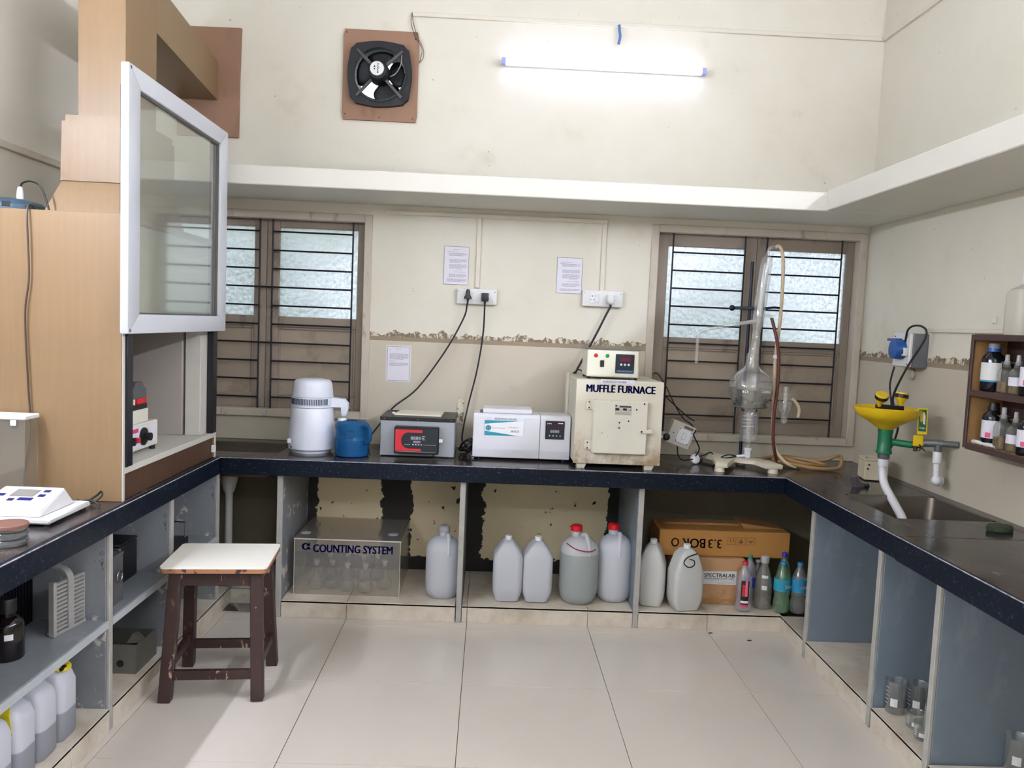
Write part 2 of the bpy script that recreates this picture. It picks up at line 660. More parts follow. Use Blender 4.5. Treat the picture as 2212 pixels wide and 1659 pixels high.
gl = g.n('BsdfGlossy')
gl.inputs['Roughness'].default_value = .2
ms2 = g.n('MixShader')
ms2.inputs[0].default_value = .06
g.t.links.new(ms.outputs[0], ms2.inputs[1])
g.t.links.new(gl.outputs[0], ms2.inputs[2])
g.t.links.new(ms2.outputs[0], g.t.nodes['Material Output'].inputs[0])
m_pane = g.m


def window(name, label, W, panes, split, zp0, zp1, bars_v, bars_z, spans, full):
    x0, x1, z0, z1 = W
    t = thing(name, label, None, (x0, YB, z0), kind='structure')
    o = Vector(t.location)

    def B(nm, a, b, y0, y1, e, f, m, par=t, bev=.003):
        return MB().box(a - o.x, b - o.x, y0 - o.y, y1 - o.y, e - o.z, f - o.z, bev, 1).build(nm, m, par, 0)
    fw = .042
    B('jamb', x0, x0 + fw, YB - .012, YB + .10, z0, z1, m_jamb)
    B('jamb', x1 - fw, x1, YB - .012, YB + .10, z0, z1, m_jamb)
    B('frame_head', x0 + fw, x1 - fw, YB - .012, YB + .10, z1 - fw, z1, m_jamb)
    B('frame_sill', x0 + fw, x1 - fw, YB - .02, YB + .10, z0, z0 + fw, m_jamb)
    B('outer_sill', x0 + .0, x1 - .0, YB + .101, YB + .2, z0, z0 + .03, m_jamb)
    a0, a1, c0, c1 = x0 + fw, x1 - fw, z0 + fw, z1 - fw
    for k, (la, lb, (pa, pb)) in enumerate(((a0, split, panes[0]), (split, a1, panes[1]))):
        y0, y1 = YB + .055, YB + .09
        lf = B('leaf', la + .001, pa, y0, y1, c0, c1, m_frame)
        B('stile', pb, lb - .001, y0, y1, c0, c1, m_frame, lf).parent = t
        B('rail', pa, pb, y0, y1, zp1, c1, m_frame, t)
        B('rail', pa, pb, y0, y1, zp0 - .06, zp0, m_frame, t)
        B('rail', pa, pb, y0, y1, c0, c0 + .07, m_frame, t)
        B('panel', pa, pb, y0 + .014, y1 - .006, c0 + .07, zp0 - .06, m_panel, t)
        # moulding round the recessed panel
        mo = MB()
        u0, u1, w0, w1 = pa - o.x, pb - o.x, c0 + .07 - o.z, zp0 - .06 - o.z
        for q in ((u0, u1, w1 - .012, w1), (u0, u1, w0, w0 + .012), (u0, u0 + .012, w0 + .012, w1 - .012), (u1 - .012, u1, w0 + .012, w1 - .012)):
            mo.box(q[0], q[1], y0 + .004 - o.y, y0 + .0139 - o.y, q[2], q[3], .002, 1)
        mo.build('moulding', m_frame, t, 0)
        B('pane', pa - .004, pb + .004, y0 + .018, y0 + .021, zp0 - .004, zp1 + .004, m_pane, t, 0)
        xm = lb - .03 if k == 0 else la + .03
        hd = MB().tube([(xm - o.x, y0 - o.y, zp0 + .05 - o.z), (xm - o.x, y0 - .022 - o.y, zp0 + .06 - o.z), (xm - o.x, y0 - .022 - o.y, zp0 + .13 - o.z), (xm - o.x, y0 - o.y, zp0 + .14 - o.z)], .005, 6)
        hd.build('handle', m_frame, t)
        MB().box(xm - .008 - o.x, xm + .008 - o.x, y0 - .014 - o.y, y0 - o.y, c0 + .01 - o.z, c0 + .10 - o.z, .003, 1).build('bolt', m_frame, t, 0)
    for x in bars_v:
        MB().cyl((x - o.x, .028, c0 - .01 - o.z), (x - o.x, .028, c1 + .01 - o.z), .0048, n=8).build('bar', m_bar, t)
    for i, z in enumerate(bars_z):
        sp = spans if i not in full else [(spans[0][0], spans[1][1])]
        for a, b in sp:
            MB().cyl((a - o.x, .028, z - o.z), (b - o.x, .028, z - o.z), .0048, n=8).build('bar', m_bar, t)
    return t


window('window_1', 'barred wooden window behind the fume hood sash and water distiller', WL,
       ((-1.755, -1.325), (-1.188, -.755)), -1.257, 1.488, 1.98,
       (-1.76, -1.288, -1.218, -.778), [1.953, 1.85, 1.749, 1.648, 1.546, 1.443, 1.34, 1.238, 1.136, 1.034],
       [(-1.76, -1.288), (-1.218, -.778)], (3, 6))
window('window_2', 'barred wooden window behind the glass distillation set', WR,
       ((.985, 1.425), (1.552, 2.005)), 1.49, 1.463, 1.975,
       (1.005, 1.412, 1.535, 1.962), [1.938, 1.838, 1.738, 1.638, 1.535, 1.432, 1.331, 1.231, 1.128, 1.025],
       [(1.005, 1.412), (1.535, 1.962)], (3,))

# ------------------------------------------------------------------ outdoors
m_leaf = M('leaf green', '#5f8a3c', .6, var=.35, scale=3)
m_leaf_pale = M('pale leaf green', '#9bb86a', .6, var=.3, scale=3)
m_bark = M('bark', '#6b5f55', .9, var=.3, scale=12)
tag(MB().box(-9, 9, 4.62, 16, -.6, -.5).build('ground', M('dry ground', '#8d8468', .9, var=.2), None, 0), 'dry ground outside the laboratory windows', 'ground', kind='structure')


def tree(label, loc, h, r, m, n, seed):
    rnd = random.Random(seed)
    t = thing('garden_tree', label, 'tree', loc)
    MB().tube([(0, 0, 0), (.05, .02, h * .35), (-.06, .05, h * .7), (.03, 0, h * .95)], (.09, .03), 8).build('trunk', m_bark, t)
    b = MB()
    for i in range(n):
        d = Vector((rnd.gauss(0, 1), rnd.gauss(0, 1), rnd.gauss(0, 1))).normalized() * r * (rnd.random() ** .4)
        p = Vector((0, 0, h * .72)) + Vector((d.x, d.y, d.z * 1.25))
        q = Euler((rnd.uniform(0, 6), rnd.uniform(0, 6), rnd.uniform(0, 6))).to_matrix()
        L = rnd.uniform(.10, .2)
        b.face(b.pts([p + q @ Vector(v) for v in ((-L, 0, 0), (0, -L * .35, .02), (L, 0, 0), (0, L * .35, .02))]))
    o = b.build('foliage', m, t, 0)
    o['kind'] = 'stuff'
    return t


tree('leafy green tree seen through the window behind the fume hood', (-2.5, 7.6, -.5), 2.6, .95, m_leaf, 900, 1)
tree('pale green bush seen low through the window behind the distiller', (-.45, 7.2, -.5), 1.9, .8, m_leaf_pale, 800, 2)
tree('green bush seen through the window behind the glass distillation set', (2.2, 7.4, -.5), 2.0, .85, m_leaf, 800, 3)
tree('tall pale tree seen through the exhaust fan opening', (-2.4, 9.4, -.5), 5.0, 1.0, m_leaf_pale, 700, 4)

# ------------------------------------------------------------------ plinths under the benches
PZ = .085


def plinth(label, loc, L, D, axis, cuts):
    """low tiled platform; front tiles and top tiles are separate pieces"""
    t = thing('bench_plinth', label, 'plinth', loc)
    pts = [0] + cuts + [L]
    for a, b in zip(pts, pts[1:]):
        if axis == 'x':      # front faces -y, runs along x
            MB().box(a + .001, b - .001, -.009, .0, 0, PZ - .001, .001, 1).build('front_tile', m_plinth, t, 0)
            MB().box(a + .001, b - .001, -.009, D, PZ - .010, PZ, .001, 1).build('top_tile', m_plinth, t, 0)
        else:                # front faces +x or -x, runs along y
            s = 1 if axis == '-y' else -1
            xs = sorted((s * -.009, 0))
            MB().box(xs[0], xs[1], a + .001, b - .001, 0, PZ - .001, .001, 1).build('front_tile', m_plinth, t, 0)
            xs = sorted((s * -.009, s * D))
            MB().box(xs[0], xs[1], a + .001, b - .001, PZ - .010, PZ, .001, 1).build('top_tile', m_plinth, t, 0)
    if axis == 'x':
        MB().box(.0, L, .001, D, 0, PZ - .0105).build('core', m_grout, t, 0)
    else:
        xs = sorted((s * .001, s * D))
        MB().box(xs[0], xs[1], 0, L, 0, PZ - .0105).build('core', m_grout, t, 0)
    return t


plinth('cream tiled plinth under the acrylic box bay', (-.985, 3.85, 0), .865, .55, 'x', [.325])
plinth('cream tiled plinth under the four jerrycans', (-.088, 3.85, 0), .86, .55, 'x', [.028, .634])
plinth('cream tiled plinth under the cartons and drink bottles', (.80, 3.85, 0), .733, .55, 'x', [.352])
plinth('dirty low plinth beneath the left sink', (-1.29, 4.02, 0), .27, .38, 'x', [])
plinth('corner plinth beyond the first slab of the right bench', (1.533, 3.556, 0), .283, .567, '-y', [])
plinth('empty tiled plinth between the first two slabs of the right bench', (1.533, 2.925, 0), .60, .567, '-y', [.05])
plinth('tiled plinth carrying the group of glass beakers', (1.533, 2.53, 0), .36, .567, '-y', [])
plinth('tiled plinth of the right bench nearest the camera', (1.533, 1.60, 0), .895, .567, '-y', [.45])
plinth('tiled plinth under the white jerrycans with yellow tags', (-1.30, 1.60, 0), 1.122, .67, 'y', [.30, .87])
plinth('tiled plinth under the open steel box', (-1.30, 2.752, 0), .505, .67, 'y', [])
plinth('tiled plinth behind the wooden stool', (-1.30, 3.287, 0), .73, .67, 'y', [.3])

# ------------------------------------------------------------------ upright slabs of the benches
ZS = .714


def slab(label, x0, x1, y0, y1, m, edge, z0=0.0):
    t = thing('partition_slab', label, 'partition', ((x0 + x1) / 2, (y0 + y1) / 2, z0))
    o = Vector(t.location)
    MB().box(x0 - o.x, x1 - o.x, y0 - o.y, y1 - o.y, 0, ZS - z0, .002, 1).build('panel', m, t, 0)
    e = edge
    MB().box(e[0] - o.x, e[1] - o.x, e[2] - o.y, e[3] - o.y, .001, ZS - z0 - .001, .002, 1).build('front_edge', m_slate_edge, t, 0)
    return t


for x, lab in ((-1.0, 'upright slab with pale edge left of the acrylic box'), (-.103, 'upright slab with pale edge between single jerrycan and paired jerrycans'),
               (.786, 'upright slab with pale edge between red capped jerrycans and cartons')):
    slab(lab, x - .014, x + .014, 3.852, YB, m_slab_worn if x < -.5 else m_slate, (x - .0135, x + .0135, 3.838, 3.8515))
for y, lab in ((3.54, 'dark slate slab of the right bench beside the drink bottles'), (2.91, 'dark slate slab of the right bench behind the beakers'),
               (2.515, 'dark slate slab of the right bench in front of the beakers'), (1.58, 'dark slate slab of the right bench nearest the camera')):
    slab(lab, 1.536, XR, y - .013, y + .013, m_slate, (1.522, 1.5355, y - .0125, y + .0125))
for y, lab in ((2.737, 'whitish worn slab of the left bench beside the slatted grille'), (3.272, 'whitish worn slab of the left bench behind the stool'),
               (1.585, 'worn slab of the left bench nearest the camera')):
    slab(lab, XL, -1.306, y - .013, y + .013, m_slab_worn, (-1.3055, -1.293, y - .0125, y + .0125))
slab('whitish worn slab in the corner beside the left sink', XL, -1.306, 3.82, 3.846, m_slab_worn, (-1.3055, -1.293, 3.8205, 3.8455))

# shelves between the left slabs
for y0, y1, lab in ((1.60, 2.722, 'grey stone shelf carrying the slatted grille'), (2.752, 3.257, 'grey stone shelf carrying the black box'),
                    (3.287, 3.818, 'grey stone shelf carrying the wire rack')):
    t = thing('stone_shelf', lab, 'shelf', (-1.30, y0, .376))
    MB().box(XL + 1.30, .0, 0, y1 - y0, 0, .029, .003, 1).build('board', m_shelf_slab, t, 0)
    MB().box(.0005, .006, 0, y1 - y0, .001, .028, .001, 1).build('front_edge', M('pale shelf edge', '#a9adb0', .6, var=.15, scale=20), t, 0)
# dark thin sheet at the back of the left bays
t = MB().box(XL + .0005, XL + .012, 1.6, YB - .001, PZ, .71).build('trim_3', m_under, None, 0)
tag(t, 'dark thin sheet behind the left bench shelves', 'plaster', kind='structure')

# ------------------------------------------------------------------ worktop
wt = thing('granite_worktop', 'black granite worktop running round three walls', 'worktop', (0, 3.82, .797))
o0 = Vector(wt.location)


def slabpart(nm, x0, x1, y0, y1, z0, z1, m, bev=.002):
    return MB().box(x0 - o0.x, x1 - o0.x, y0 - o0.y, y1 - o0.y, z0 - o0.z, z1 - o0.z, bev, 1).build(nm, m, wt, 0)


zt0, zt1 = .765, .797
SL = (-1.60, -1.05, 3.98, 4.30)   # left sink opening
SR = (1.63, 2.04, 3.02, 3.47)     # right sink opening
# back run, with the left sink opening
slabpart('top_slab', XL, SL[0], 3.825, YB, zt0, zt1, m_granite_top)
slabpart('top_slab', SL[0], SL[1], 3.825, SL[2], zt0, zt1, m_granite_top)
slabpart('top_slab', SL[0], SL[1], SL[3], YB, zt0, zt1, m_granite_top)
slabpart('top_slab', SL[1], .48, 3.825, YB, zt0, zt1, m_granite_top)
slabpart('top_slab', .481, XR, 3.825, YB, zt0, zt1, m_granite_top)
# left run
slabpart('top_slab', XL, -1.302, 1.55, 3.824, zt0, zt1, m_granite_top)
# right run with the right sink opening
slabpart('top_slab', 1.502, SR[0], 2.745, 3.824, zt0, zt1, m_granite_top)
slabpart('top_slab', SR[1], XR, 2.745, 3.824, zt0, zt1, m_granite_top)
slabpart('top_slab', SR[0], SR[1], 2.745, SR[2], zt0, zt1, m_granite_top)
slabpart('top_slab', SR[0], SR[1], SR[3], 3.824, zt0, zt1, m_granite_top)
slabpart('top_slab', 1.502, XR, 1.55, 2.743, zt0, zt1, m_granite_top)
# dropped front edges
slabpart('front_strip', -1.28, 1.49, 3.808, 3.8245, .716, zt1, m_granite)
slabpart('front_strip', -1.3015, -1.281, 1.55, 3.8235, .716, zt1, m_granite)
slabpart('front_strip', 1.491, 1.5015, 2.745, 3.8235, .712, zt1, m_granite)
slabpart('front_strip', 1.491, 1.5015, 1.55, 2.743, .708, zt1 + .001, m_granite)
ed = MB()
for x0, x1, y0, y1 in ((-1.28, 1.49, 3.8065, 3.811), (-1.2825, -1.279, 1.55, 3.81), (1.488, 1.4915, 1.55, 3.81)):
    ed.box(x0, x1, y0 - o0.y, y1 - o0.y, .7945 - o0.z, .7985 - o0.z, .001, 1)
ed.build('chipped_edge', m_edge, wt, 0)


def sink(label, S_, depth, m):
    x0, x1, y0, y1 = S_
    cx, cy = (x0 + x1) / 2, (y0 + y1) / 2
    t = thing('sink_bowl', label, 'sink', (cx, cy, .797 - depth))
    w, d = x1 - x0 - .004, y1 - y0 - .004
    b = MB()
    r = .05
    b.loft([rsec(w * .5, d * .5, .03, .006), rsec(w - .07, d - .07, r, .004), rsec(w - .02, d - .02, r, .03), rsec(w - .004, d - .004, .03, depth - .002),
            rsec(w, d, .03, depth), rsec(w, d, .03, depth - .03), rsec(w - .012, d - .012, r, .03), rsec(w - .06, d - .06, r, 0), rsec(w * .5, d * .5, .03, 0)])
    b.build('bowl', m, t)
    MB().lathe([(0, .010), (.02, .011), (.03, .008), (.03, .007), (0, .007)], n=16).build('drain', m_dull_steel, t)
    return t


m_sink = M('stained steel', '#7f776e', .32, .85, var=.2, scale=6)
sl_ = sink('steel sink in the left corner behind the fume hood', SL, .135, m_sink)
MB().lathe([(.04, 0), (.045, -.03), (.028, -.09), (.02, -.10), (.02, -.55), (.0, -.55)], (.0, -.06, 0), 14).build('drain_pipe', M('dirty pvc', '#b4b2b0', .5, var=.15), sl_)
sink('steel sink under the eyewash in the right worktop', SR, .16, m_sink)

# ------------------------------------------------------------------ fume hood (left bench)
g = G('tan wood laminate')
v = g.scl((60, 60, 2.5))
g.base(g.mix(g.noise(1.0, 4, .6, v), c('#7d6445'), c('#896f50')))
g.rough(.45)
m_lam = g.m
g = G('brown laminate')
g.base(g.mix(g.noise(1.0, 4, .6, g.scl((30, 30, 2))), c('#3d2a1e'), c('#573c2a')))
g.rough(.45)
m_brown_lam = g.m
m_liner = M('hood liner', '#aaa29a', .5, var=.05, scale=3)
m_hood_white = M('hood white laminate', '#c9c5bc', .45, var=.06, scale=12)
m_alu = M('white powder coated frame', '#c6c8ce', .35, var=.03)
m_channel = M('black channel', '#0e0f16', .35)
m_sash_glass = glass('dusty sash glass', '#eef1ea', .02, .90, .10)
m_board_brown = chipped('brown plywood', '#8d6c56', '#7a5a46', .55, .7, 5, .7, (1, 1, .4))

HX0, HX1, HY0, HY1, HZ0, HZ1 = -1.965, -1.31, 2.845, 3.818, .797, 1.83
hood = thing('fume_hood', 'tan laminate fume hood with raised white glass sash', 'fume hood', (HX1, HY0, HZ0))
oh = Vector(hood.location)


def HB(nm, x0, x1, y0, y1, z0, z1, m, par=None, bev=.002):
    return MB().box(x0 - oh.x, x1 - oh.x, y0 - oh.y, y1 - oh.y, z0 - oh.z, z1 - oh.z, bev, 1).build(nm, m, par or hood, 0)


HB('side_panel', HX0, HX1, HY0, HY0 + .02, HZ0 + .0005, HZ1, m_lam)
HB('side_edging', HX1 + .0005, HX1 + .004, HY0, HY0 + .02, HZ0 + .0005, HZ1, m_hood_white)
HB('side_panel', HX0, HX1, HY1 - .02, HY1, HZ0 + .0005, HZ1, m_lam)
HB('side_edging', HX1 + .0005, HX1 + .004, HY1 - .02, HY1, HZ0 + .0005, HZ1, m_hood_white)
HB('top_panel', HX0, HX1, HY0 + .0205, HY1 - .0205, HZ1 - .02, HZ1, m_lam)
HB('back_panel', HX0, HX0 + .02, HY0 + .0205, HY1 - .0205, HZ0 + .12, HZ1 - .021, m_liner)
HB('liner_panel', HX0 + .021, HX1 - .10, HY1 - .16, HY1 - .021, .9215, HZ1 - .021, m_liner)
HB('liner_panel', HX0 + .021, HX1 - .10, HY0 + .021, HY0 + .03, .9215, HZ1 - .021, m_liner)
HB('post', HX1 - .09, HX1 - .02, HY1 - .15, HY1 - .03, .9215, HZ1 - .021, m_hood_white)
HB('channel', HX1 - .019, HX1 + .012, HY1 - .07, HY1 - .0215, .9215, 2.28, m_channel)
HB('channel', HX1 - .019, HX1 + .012, HY0 + .0205, HY0 + .065, .9215, 2.28, m_channel)
HB('hood_floor', HX0, HX1 + .006, HY0 + .0205, HY1 - .0205, .897, .921, m_hood_white)
HB('kick_panel', HX1 - .03, HX1 - .006, HY0 + .0205, HY1 - .0205, HZ0 + .0005, .8965, m_brown_lam)
HB('front_panel', HX1 - .045, HX1 - .0195, HY0 + .0205, HY1 - .0205, 1.42, HZ1 - .021, m_hood_white)
HB('clip', HX1 - .005, HX1 + .014, HY1 - .045, HY1 - .026, .825, .86, m_white)
# sash, drawn up above the cabinet top
sa = HB('sash', -1.291, -1.290, 2.90, 3.75, 1.47, 2.28, m_sash_glass)
sx0, sx1, sy0, sy1, sz0, sz1, fw = -1.2975, -1.268, 2.80, 3.82, 1.408, 2.338, .092


def sash_bar(nm, poly):
    p = [(a - oh.y, b - oh.z) for a, b in poly]
    return MB().prism(p, 'x', sx0 - oh.x, sx1 - oh.x, .004).build(nm, m_alu, sa)


sash_bar('stile', [(sy0, sz0), (sy0 + fw, sz0 + .07), (sy0 + fw, sz1 - .07), (sy0, sz1)])
sash_bar('stile', [(sy1, sz0), (sy1 - fw, sz0 + .07), (sy1 - fw, sz1 - .07), (sy1, sz1)])
sash_bar('rail', [(sy0, sz0), (sy1, sz0), (sy1 - fw, sz0 + .07), (sy0 + fw, sz0 + .07)])
sash_bar('rail', [(sy0, sz1), (sy1, sz1), (sy1 - fw, sz1 - .07), (sy0 + fw, sz1 - .07)])
gk = MB()
for y0, y1, z0, z1 in ((2.8925, 2.90, 1.48, 2.268), (3.72, 3.7275, 1.48, 2.268), (2.90, 3.72, 2.26, 2.268), (2.90, 3.72, 1.478, 1.484)):
    gk.box(-1.289 - oh.x, -1.278 - oh.x, y0 - oh.y, y1 - oh.y, z0 - oh.z, z1 - oh.z)
gk.build('gasket', M('grey gasket', '#55524e', .6), sa, 0)
sc = MB()
for y, z in ((2.815, 2.325), (2.815, 1.42)):
    sc.cyl((-1.2685 - oh.x, y - oh.y, z - oh.z), (-1.2665 - oh.x, y - oh.y, z - oh.z), .006, n=8)
sc.build('screw', m_dull_steel, sa)

# exhaust duct standing on the hood
duct = thing('exhaust_duct', 'tan boxed exhaust duct rising from the fume hood to the wall', 'duct', (-1.5, 3.2, 1.831))
od = Vector(duct.location)


def sect(x0, x1, y0, y1, z):
    return [(x0 - od.x, y0 - od.y, z - od.z), (x1 - od.x, y0 - od.y, z - od.z), (x1 - od.x, y1 - od.y, z - od.z), (x0 - od.x, y1 - od.y, z - od.z)]


MB().loft([sect(-1.665, -1.33, 2.985, 3.46, 1.8315), sect(-1.63, -1.36, 3.05, 3.42, 1.965)]).build('flare', m_lam, duct, 0)
MB().loft([sect(-1.632, -1.358, 3.045, 3.42, 1.9655), sect(-1.627, -1.36, 3.045, 3.42, 2.185)]).build('collar', m_lam, duct, 0)
MB().loft([sect(-1.62, -1.365, 3.055, 3.41, 2.1855), sect(-1.618, -1.365, 3.055, 3.41, 2.21)]).build('lip', m_lam, duct, 0)
MB().loft([sect(-1.594, -1.418, 3.10, 3.375, 2.2105), sect(-1.594, -1.418, 3.10, 3.375, 2.83)]).build('riser', m_lam, duct, 0)
b = MB()
for z0, z1 in ((2.63, 2.83),):
    b.hexa([Vector(p) - od for p in ((-1.66, 3.3755, z0), (-1.418, 3.3755, z0), (-1.512, 4.375, z0), (-1.75, 4.375, z0),
                                     (-1.66, 3.3755, z1), (-1.418, 3.3755, z1), (-1.512, 4.375, z1), (-1.75, 4.375, z1))])
b.build('crossover', m_lam, duct, 0)
t = thing('duct_board', 'brown plywood board on the wall where the duct ends', 'board', (-1.56, YB, 2.44))
MB().prism([(-.17, 0), (.158, 0), (.160, .30), (.166, .575), (-.12, .572), (-.17, .57)], 'y', -.020, -.001).build('sheet', m_board_brown, t, 0)
MB().box(.03, .16, -.026, -.0205, 0, .40).build('strip', m_board_brown, t, 0)

# device and cord on top of the hood
m_blue_dark = M('dark blue plastic', '#2e4656', .4, var=.1)
t = thing('blue_appliance', 'dark blue plastic appliance lying on top of the fume hood', 'appliance', (-1.78, 2.98, 1.831))
MB().loft([rsec(.22, .2, .06, 0), rsec(.22, .2, .06, .02), rsec(.19, .17, .06, .038), rsec(.1, .09, .04, .048)]).build('casing', m_blue_dark, t)
MB().box(.03, .06, -.101, -.094, .008, .028, .002, 1).build('latch', m_black, t, 0)
t = thing('plug_lead', 'white plug with looping black lead on top of the fume hood', 'lead', (-1.742, 2.98, 1.88))
MB().lathe([(0, 0), (.012, 0), (.012, .02), (.009, .04), (.006, .045), (0, .045)], n=12).build('plug', m_white, t)
MB().tube([(0, 0, .043), (.01, 0, .06), (.04, 0, .066), (.08, -.01, .045), (.11, -.02, -.02), (.115, -.02, -.047)], .0035, 6).build('wire', m_cord, t)
t = thing('hood_cable', 'brown cable hanging down the side of the fume hood', 'cable', (-1.64, 2.84, .80))
MB().tube([(.0, .06, 1.034), (.006, -.004, 1.03), (.012, -.006, .80), (-.002, -.006, .66), (.008, -.006, .40), (.016, -.006, .25), (-.001, -.008, .13), (-.006, -.008, .05), (.03, -.009, .006), (.12, -.012, .005)], .0035, 6).build('wire', M('brown cable', '#3c2a20', .5), t)

# hot plate inside the hood
t = thing('hot_plate', 'cream two-knob hot plate standing inside the fume hood', 'hot plate', (-1.47, 3.10, .921))
m_cream = M('cream enamel', '#d9d5c6', .4, var=.04)
MB().box(-.10, .10, -.19, .20, .018, .122, .004, 1).build('body', m_cream, t, 0)
MB().box(.1005, .103, -.18, .09, .028, .112).build('control_panel', m_white_plastic, t, 0)
for y in (-.09, .055):
    MB().lathe([(0, 0), (.036, 0), (.036, .006), (.030, .008), (.016, .010), (.016, .032), (0, .034)], (.103, y, .07), 20, (1, 0, 0)).build('knob', m_black, t)
MB().box(.1035, .122, -.03, -.008, .055, .075, .002, 1).build('switch', m_red, t, 0)
MB().box(.1035, .1042, -.045, .01, .092, .108).build('red_sticker', m_magenta_ink, t, 0)
MB().box(.1005, .1012, .115, .185, .035, .11).build('paper_label', m_paper, t, 0)
for y in (-.17, .18):
    for x in (-.085, .085):
        MB().cyl((x, y, 0), (x, y, .018), .012, n=10).build('foot', m_black, t)
t = thing('steel_lamp_unit', 'small dark steel unit with red light on the hot plate', 'lamp unit', (-1.445, 3.15, 1.0435))
MB().box(-.07, .07, -.07, .07, 0, .055, .003, 1).build('base', m_cream, t, 0)
MB().box(-.068, .066, -.066, .066, .0555, .075).build('recess', m_black, t, 0)
MB().box(.02, .0675, -.02, .06, .0755, .098, .003, 1).build('red_light', M('red lens', '#d01818', .2, var=.05), t, 0)
MB().cyl((.055, -.03, .0755), (.055, -.03, .098), .006, n=8).build('pin', m_cream, t)
MB().prism([(-.07, 0), (.07, 0), (.07, .035), (.045, .045), (.03, .065), (-.03, .065), (-.045, .045), (-.07, .035)], 'x', -.07, .062).build('cover', m_dull_steel, t, 0).location = (0, 0, .0985)

# ------------------------------------------------------------------ exhaust fan
fan = thing('exhaust_fan', 'dusty black exhaust fan on a brown wooden board', 'fan', (FAN[0], YB, FAN[1]))
m_fan = M('dusty black metal', '#11151a', .55, .2, var=.5, scale=14)
m_fan_arm = M('dusty fan arm', '#4a4547', .7, var=.4, scale=20)


def holed_plate(poly, r, y0, y1, n=48):
    """plate with a round hole; poly is a function angle -> radius"""
    b = MB()
    rows = []
    for y in (y0, y1):
        o_, i_ = [], []
        for k in range(n):
            a = 2 * PI * k / n
            q = poly(a)
            o_.append((q * math.cos(a), y, q * math.sin(a)))
            i_.append((r * math.cos(a), y, r * math.sin(a)))
        rows.append((b.pts(o_), b.pts(i_)))
    (o0_, i0_), (o1_, i1_) = rows
    for k in range(n):
        j = (k + 1) % n
        b.face((o0_[k], o0_[j], i0_[j], i0_[k]))
        b.face((o1_[k], i1_[k], i1_[j], o1_[j]))
        b.face((o0_[k], o1_[k], o1_[j], o0_[j]))
        b.face((i0_[k], i0_[j], i1_[j], i1_[k]))
    return b


def rect_r(w, h):
    return lambda a: min(w / max(abs(math.cos(a)), 1e-6), h / max(abs(math.sin(a)), 1e-6))


bd = holed_plate(rect_r(.202, .238), .145, -.016, -.0005, 64).build('backing_board', m_board_brown, fan, 0)
w0 = rect_r(.165, .165)


def bulge(a):
    k = abs(math.cos(2 * a))
    return min(w0(a), .212) * .93 + .018 * k


holed_plate(bulge, .140, -.05, -.0165, 64).build('shroud', m_fan, fan, 50)
holed_plate(lambda a: .148, .136, -.056, -.0505, 48).build('shroud_lip', m_fan, fan, 50)
MB().lathe([(0, -.115), (.045, -.115), (.052, -.105), (.056, -.07), (.058, -.03), (0, -.03)], (0, 0, 0), 28, (0, 1, 0)).build('motor', m_fan, fan)
MB().lathe([(0, -.1175), (.036, -.1175), (.037, -.1155), (0, -.1155)], (-.004, 0, .008), 28, (0, 1, 0)).build('badge', m_white, fan)
bb = text('BAJAJ', m_black_ink, fan, (.002, -.1182, .008), .05, .011, (PI / 2, -PI / 2, 0), .02)
MB().prism([(-.006, 0), (.006, 0), (0, .012)], 'y', -.1184, -.118).build('emblem', m_black_ink, fan, 0).location = (-.017, 0, .012)
MB().lathe([(0, 0), (.004, 0), (.004, .0004), (0, .0004)], (-.017, -.1184, .004), 10, (0, 1, 0)).build('emblem_dot', m_black_ink, fan)
for k, a in enumerate((R(45), R(135), R(225), R(315))):
    p = (.05 * math.cos(a), -.07, .05 * math.sin(a))
    q = (.172 * math.cos(a), -.053, .172 * math.sin(a))
    MB().obox(p, q, .016, .012, (0, 1, 0), .003).build('arm', m_fan_arm, fan, 0)
for deg in (92, 168, 292, 8):
    a = R(deg)
    b = MB()
    rows = []
    for i in range(7):
        r_ = .045 + .087 * i / 6
        wd = R(27 + 15 * math.sin(PI * min(1, i / 6 * .9)))
        row = []
        for s_ in range(5):
            u = a - wd + 2 * wd * s_ / 4
            row.append((r_ * math.cos(u), .0 + .03 * (s_ / 4 - .5), r_ * math.sin(u)))
        rows.append(row)
    b.loft(rows, False, False)
    bl = b.build('blade', m_fan, fan)
    sol = bl.modifiers.new('t', 'SOLIDIFY')
    sol.thickness = .0025
holed_plate(lambda a: .1405, .139, -.0165, .20, 48).build('sleeve', m_fan, fan, 50)
MB().tube([(.06, -.075, -.02), (.09, -.07, .0), (.115, -.065, .05), (.118, -.058, .10)], .003, 6).build('motor_wire', M('grey wire', '#8a8680', .6), fan)
fs = MB()
for x, z in ((-.185, .22), (.185, .20), (-.185, -.21), (.18, -.22), (0, -.222)):
    fs.cyl((x, -.018, z), (x, -.0155, z), .004, n=8)
fs.build('screw', m_black, fan)
t = thing('fan_wiring', 'thin brown wires looping from the trunking to the fan', 'wiring', (-.487, YB, 3.15))
for d in (0, .012):
    MB().tube([(0, -.012, -.005), (-.004 + d, -.02, -.06), (.02 + d, -.02, -.13), (.058 + d * .5, -.02, -.19), (.055 + d, -.02, -.24), (.045, -.018, -.27)], .002, 6).build('wire', M('brown wire', '#5a4a35', .6), t)

# ------------------------------------------------------------------ tube lamps
m_tube = emit('tube light', '#cdd9ff', TUBE_POWER)
m_cap = M('pale blue end cap', '#9aa6e0', .4)


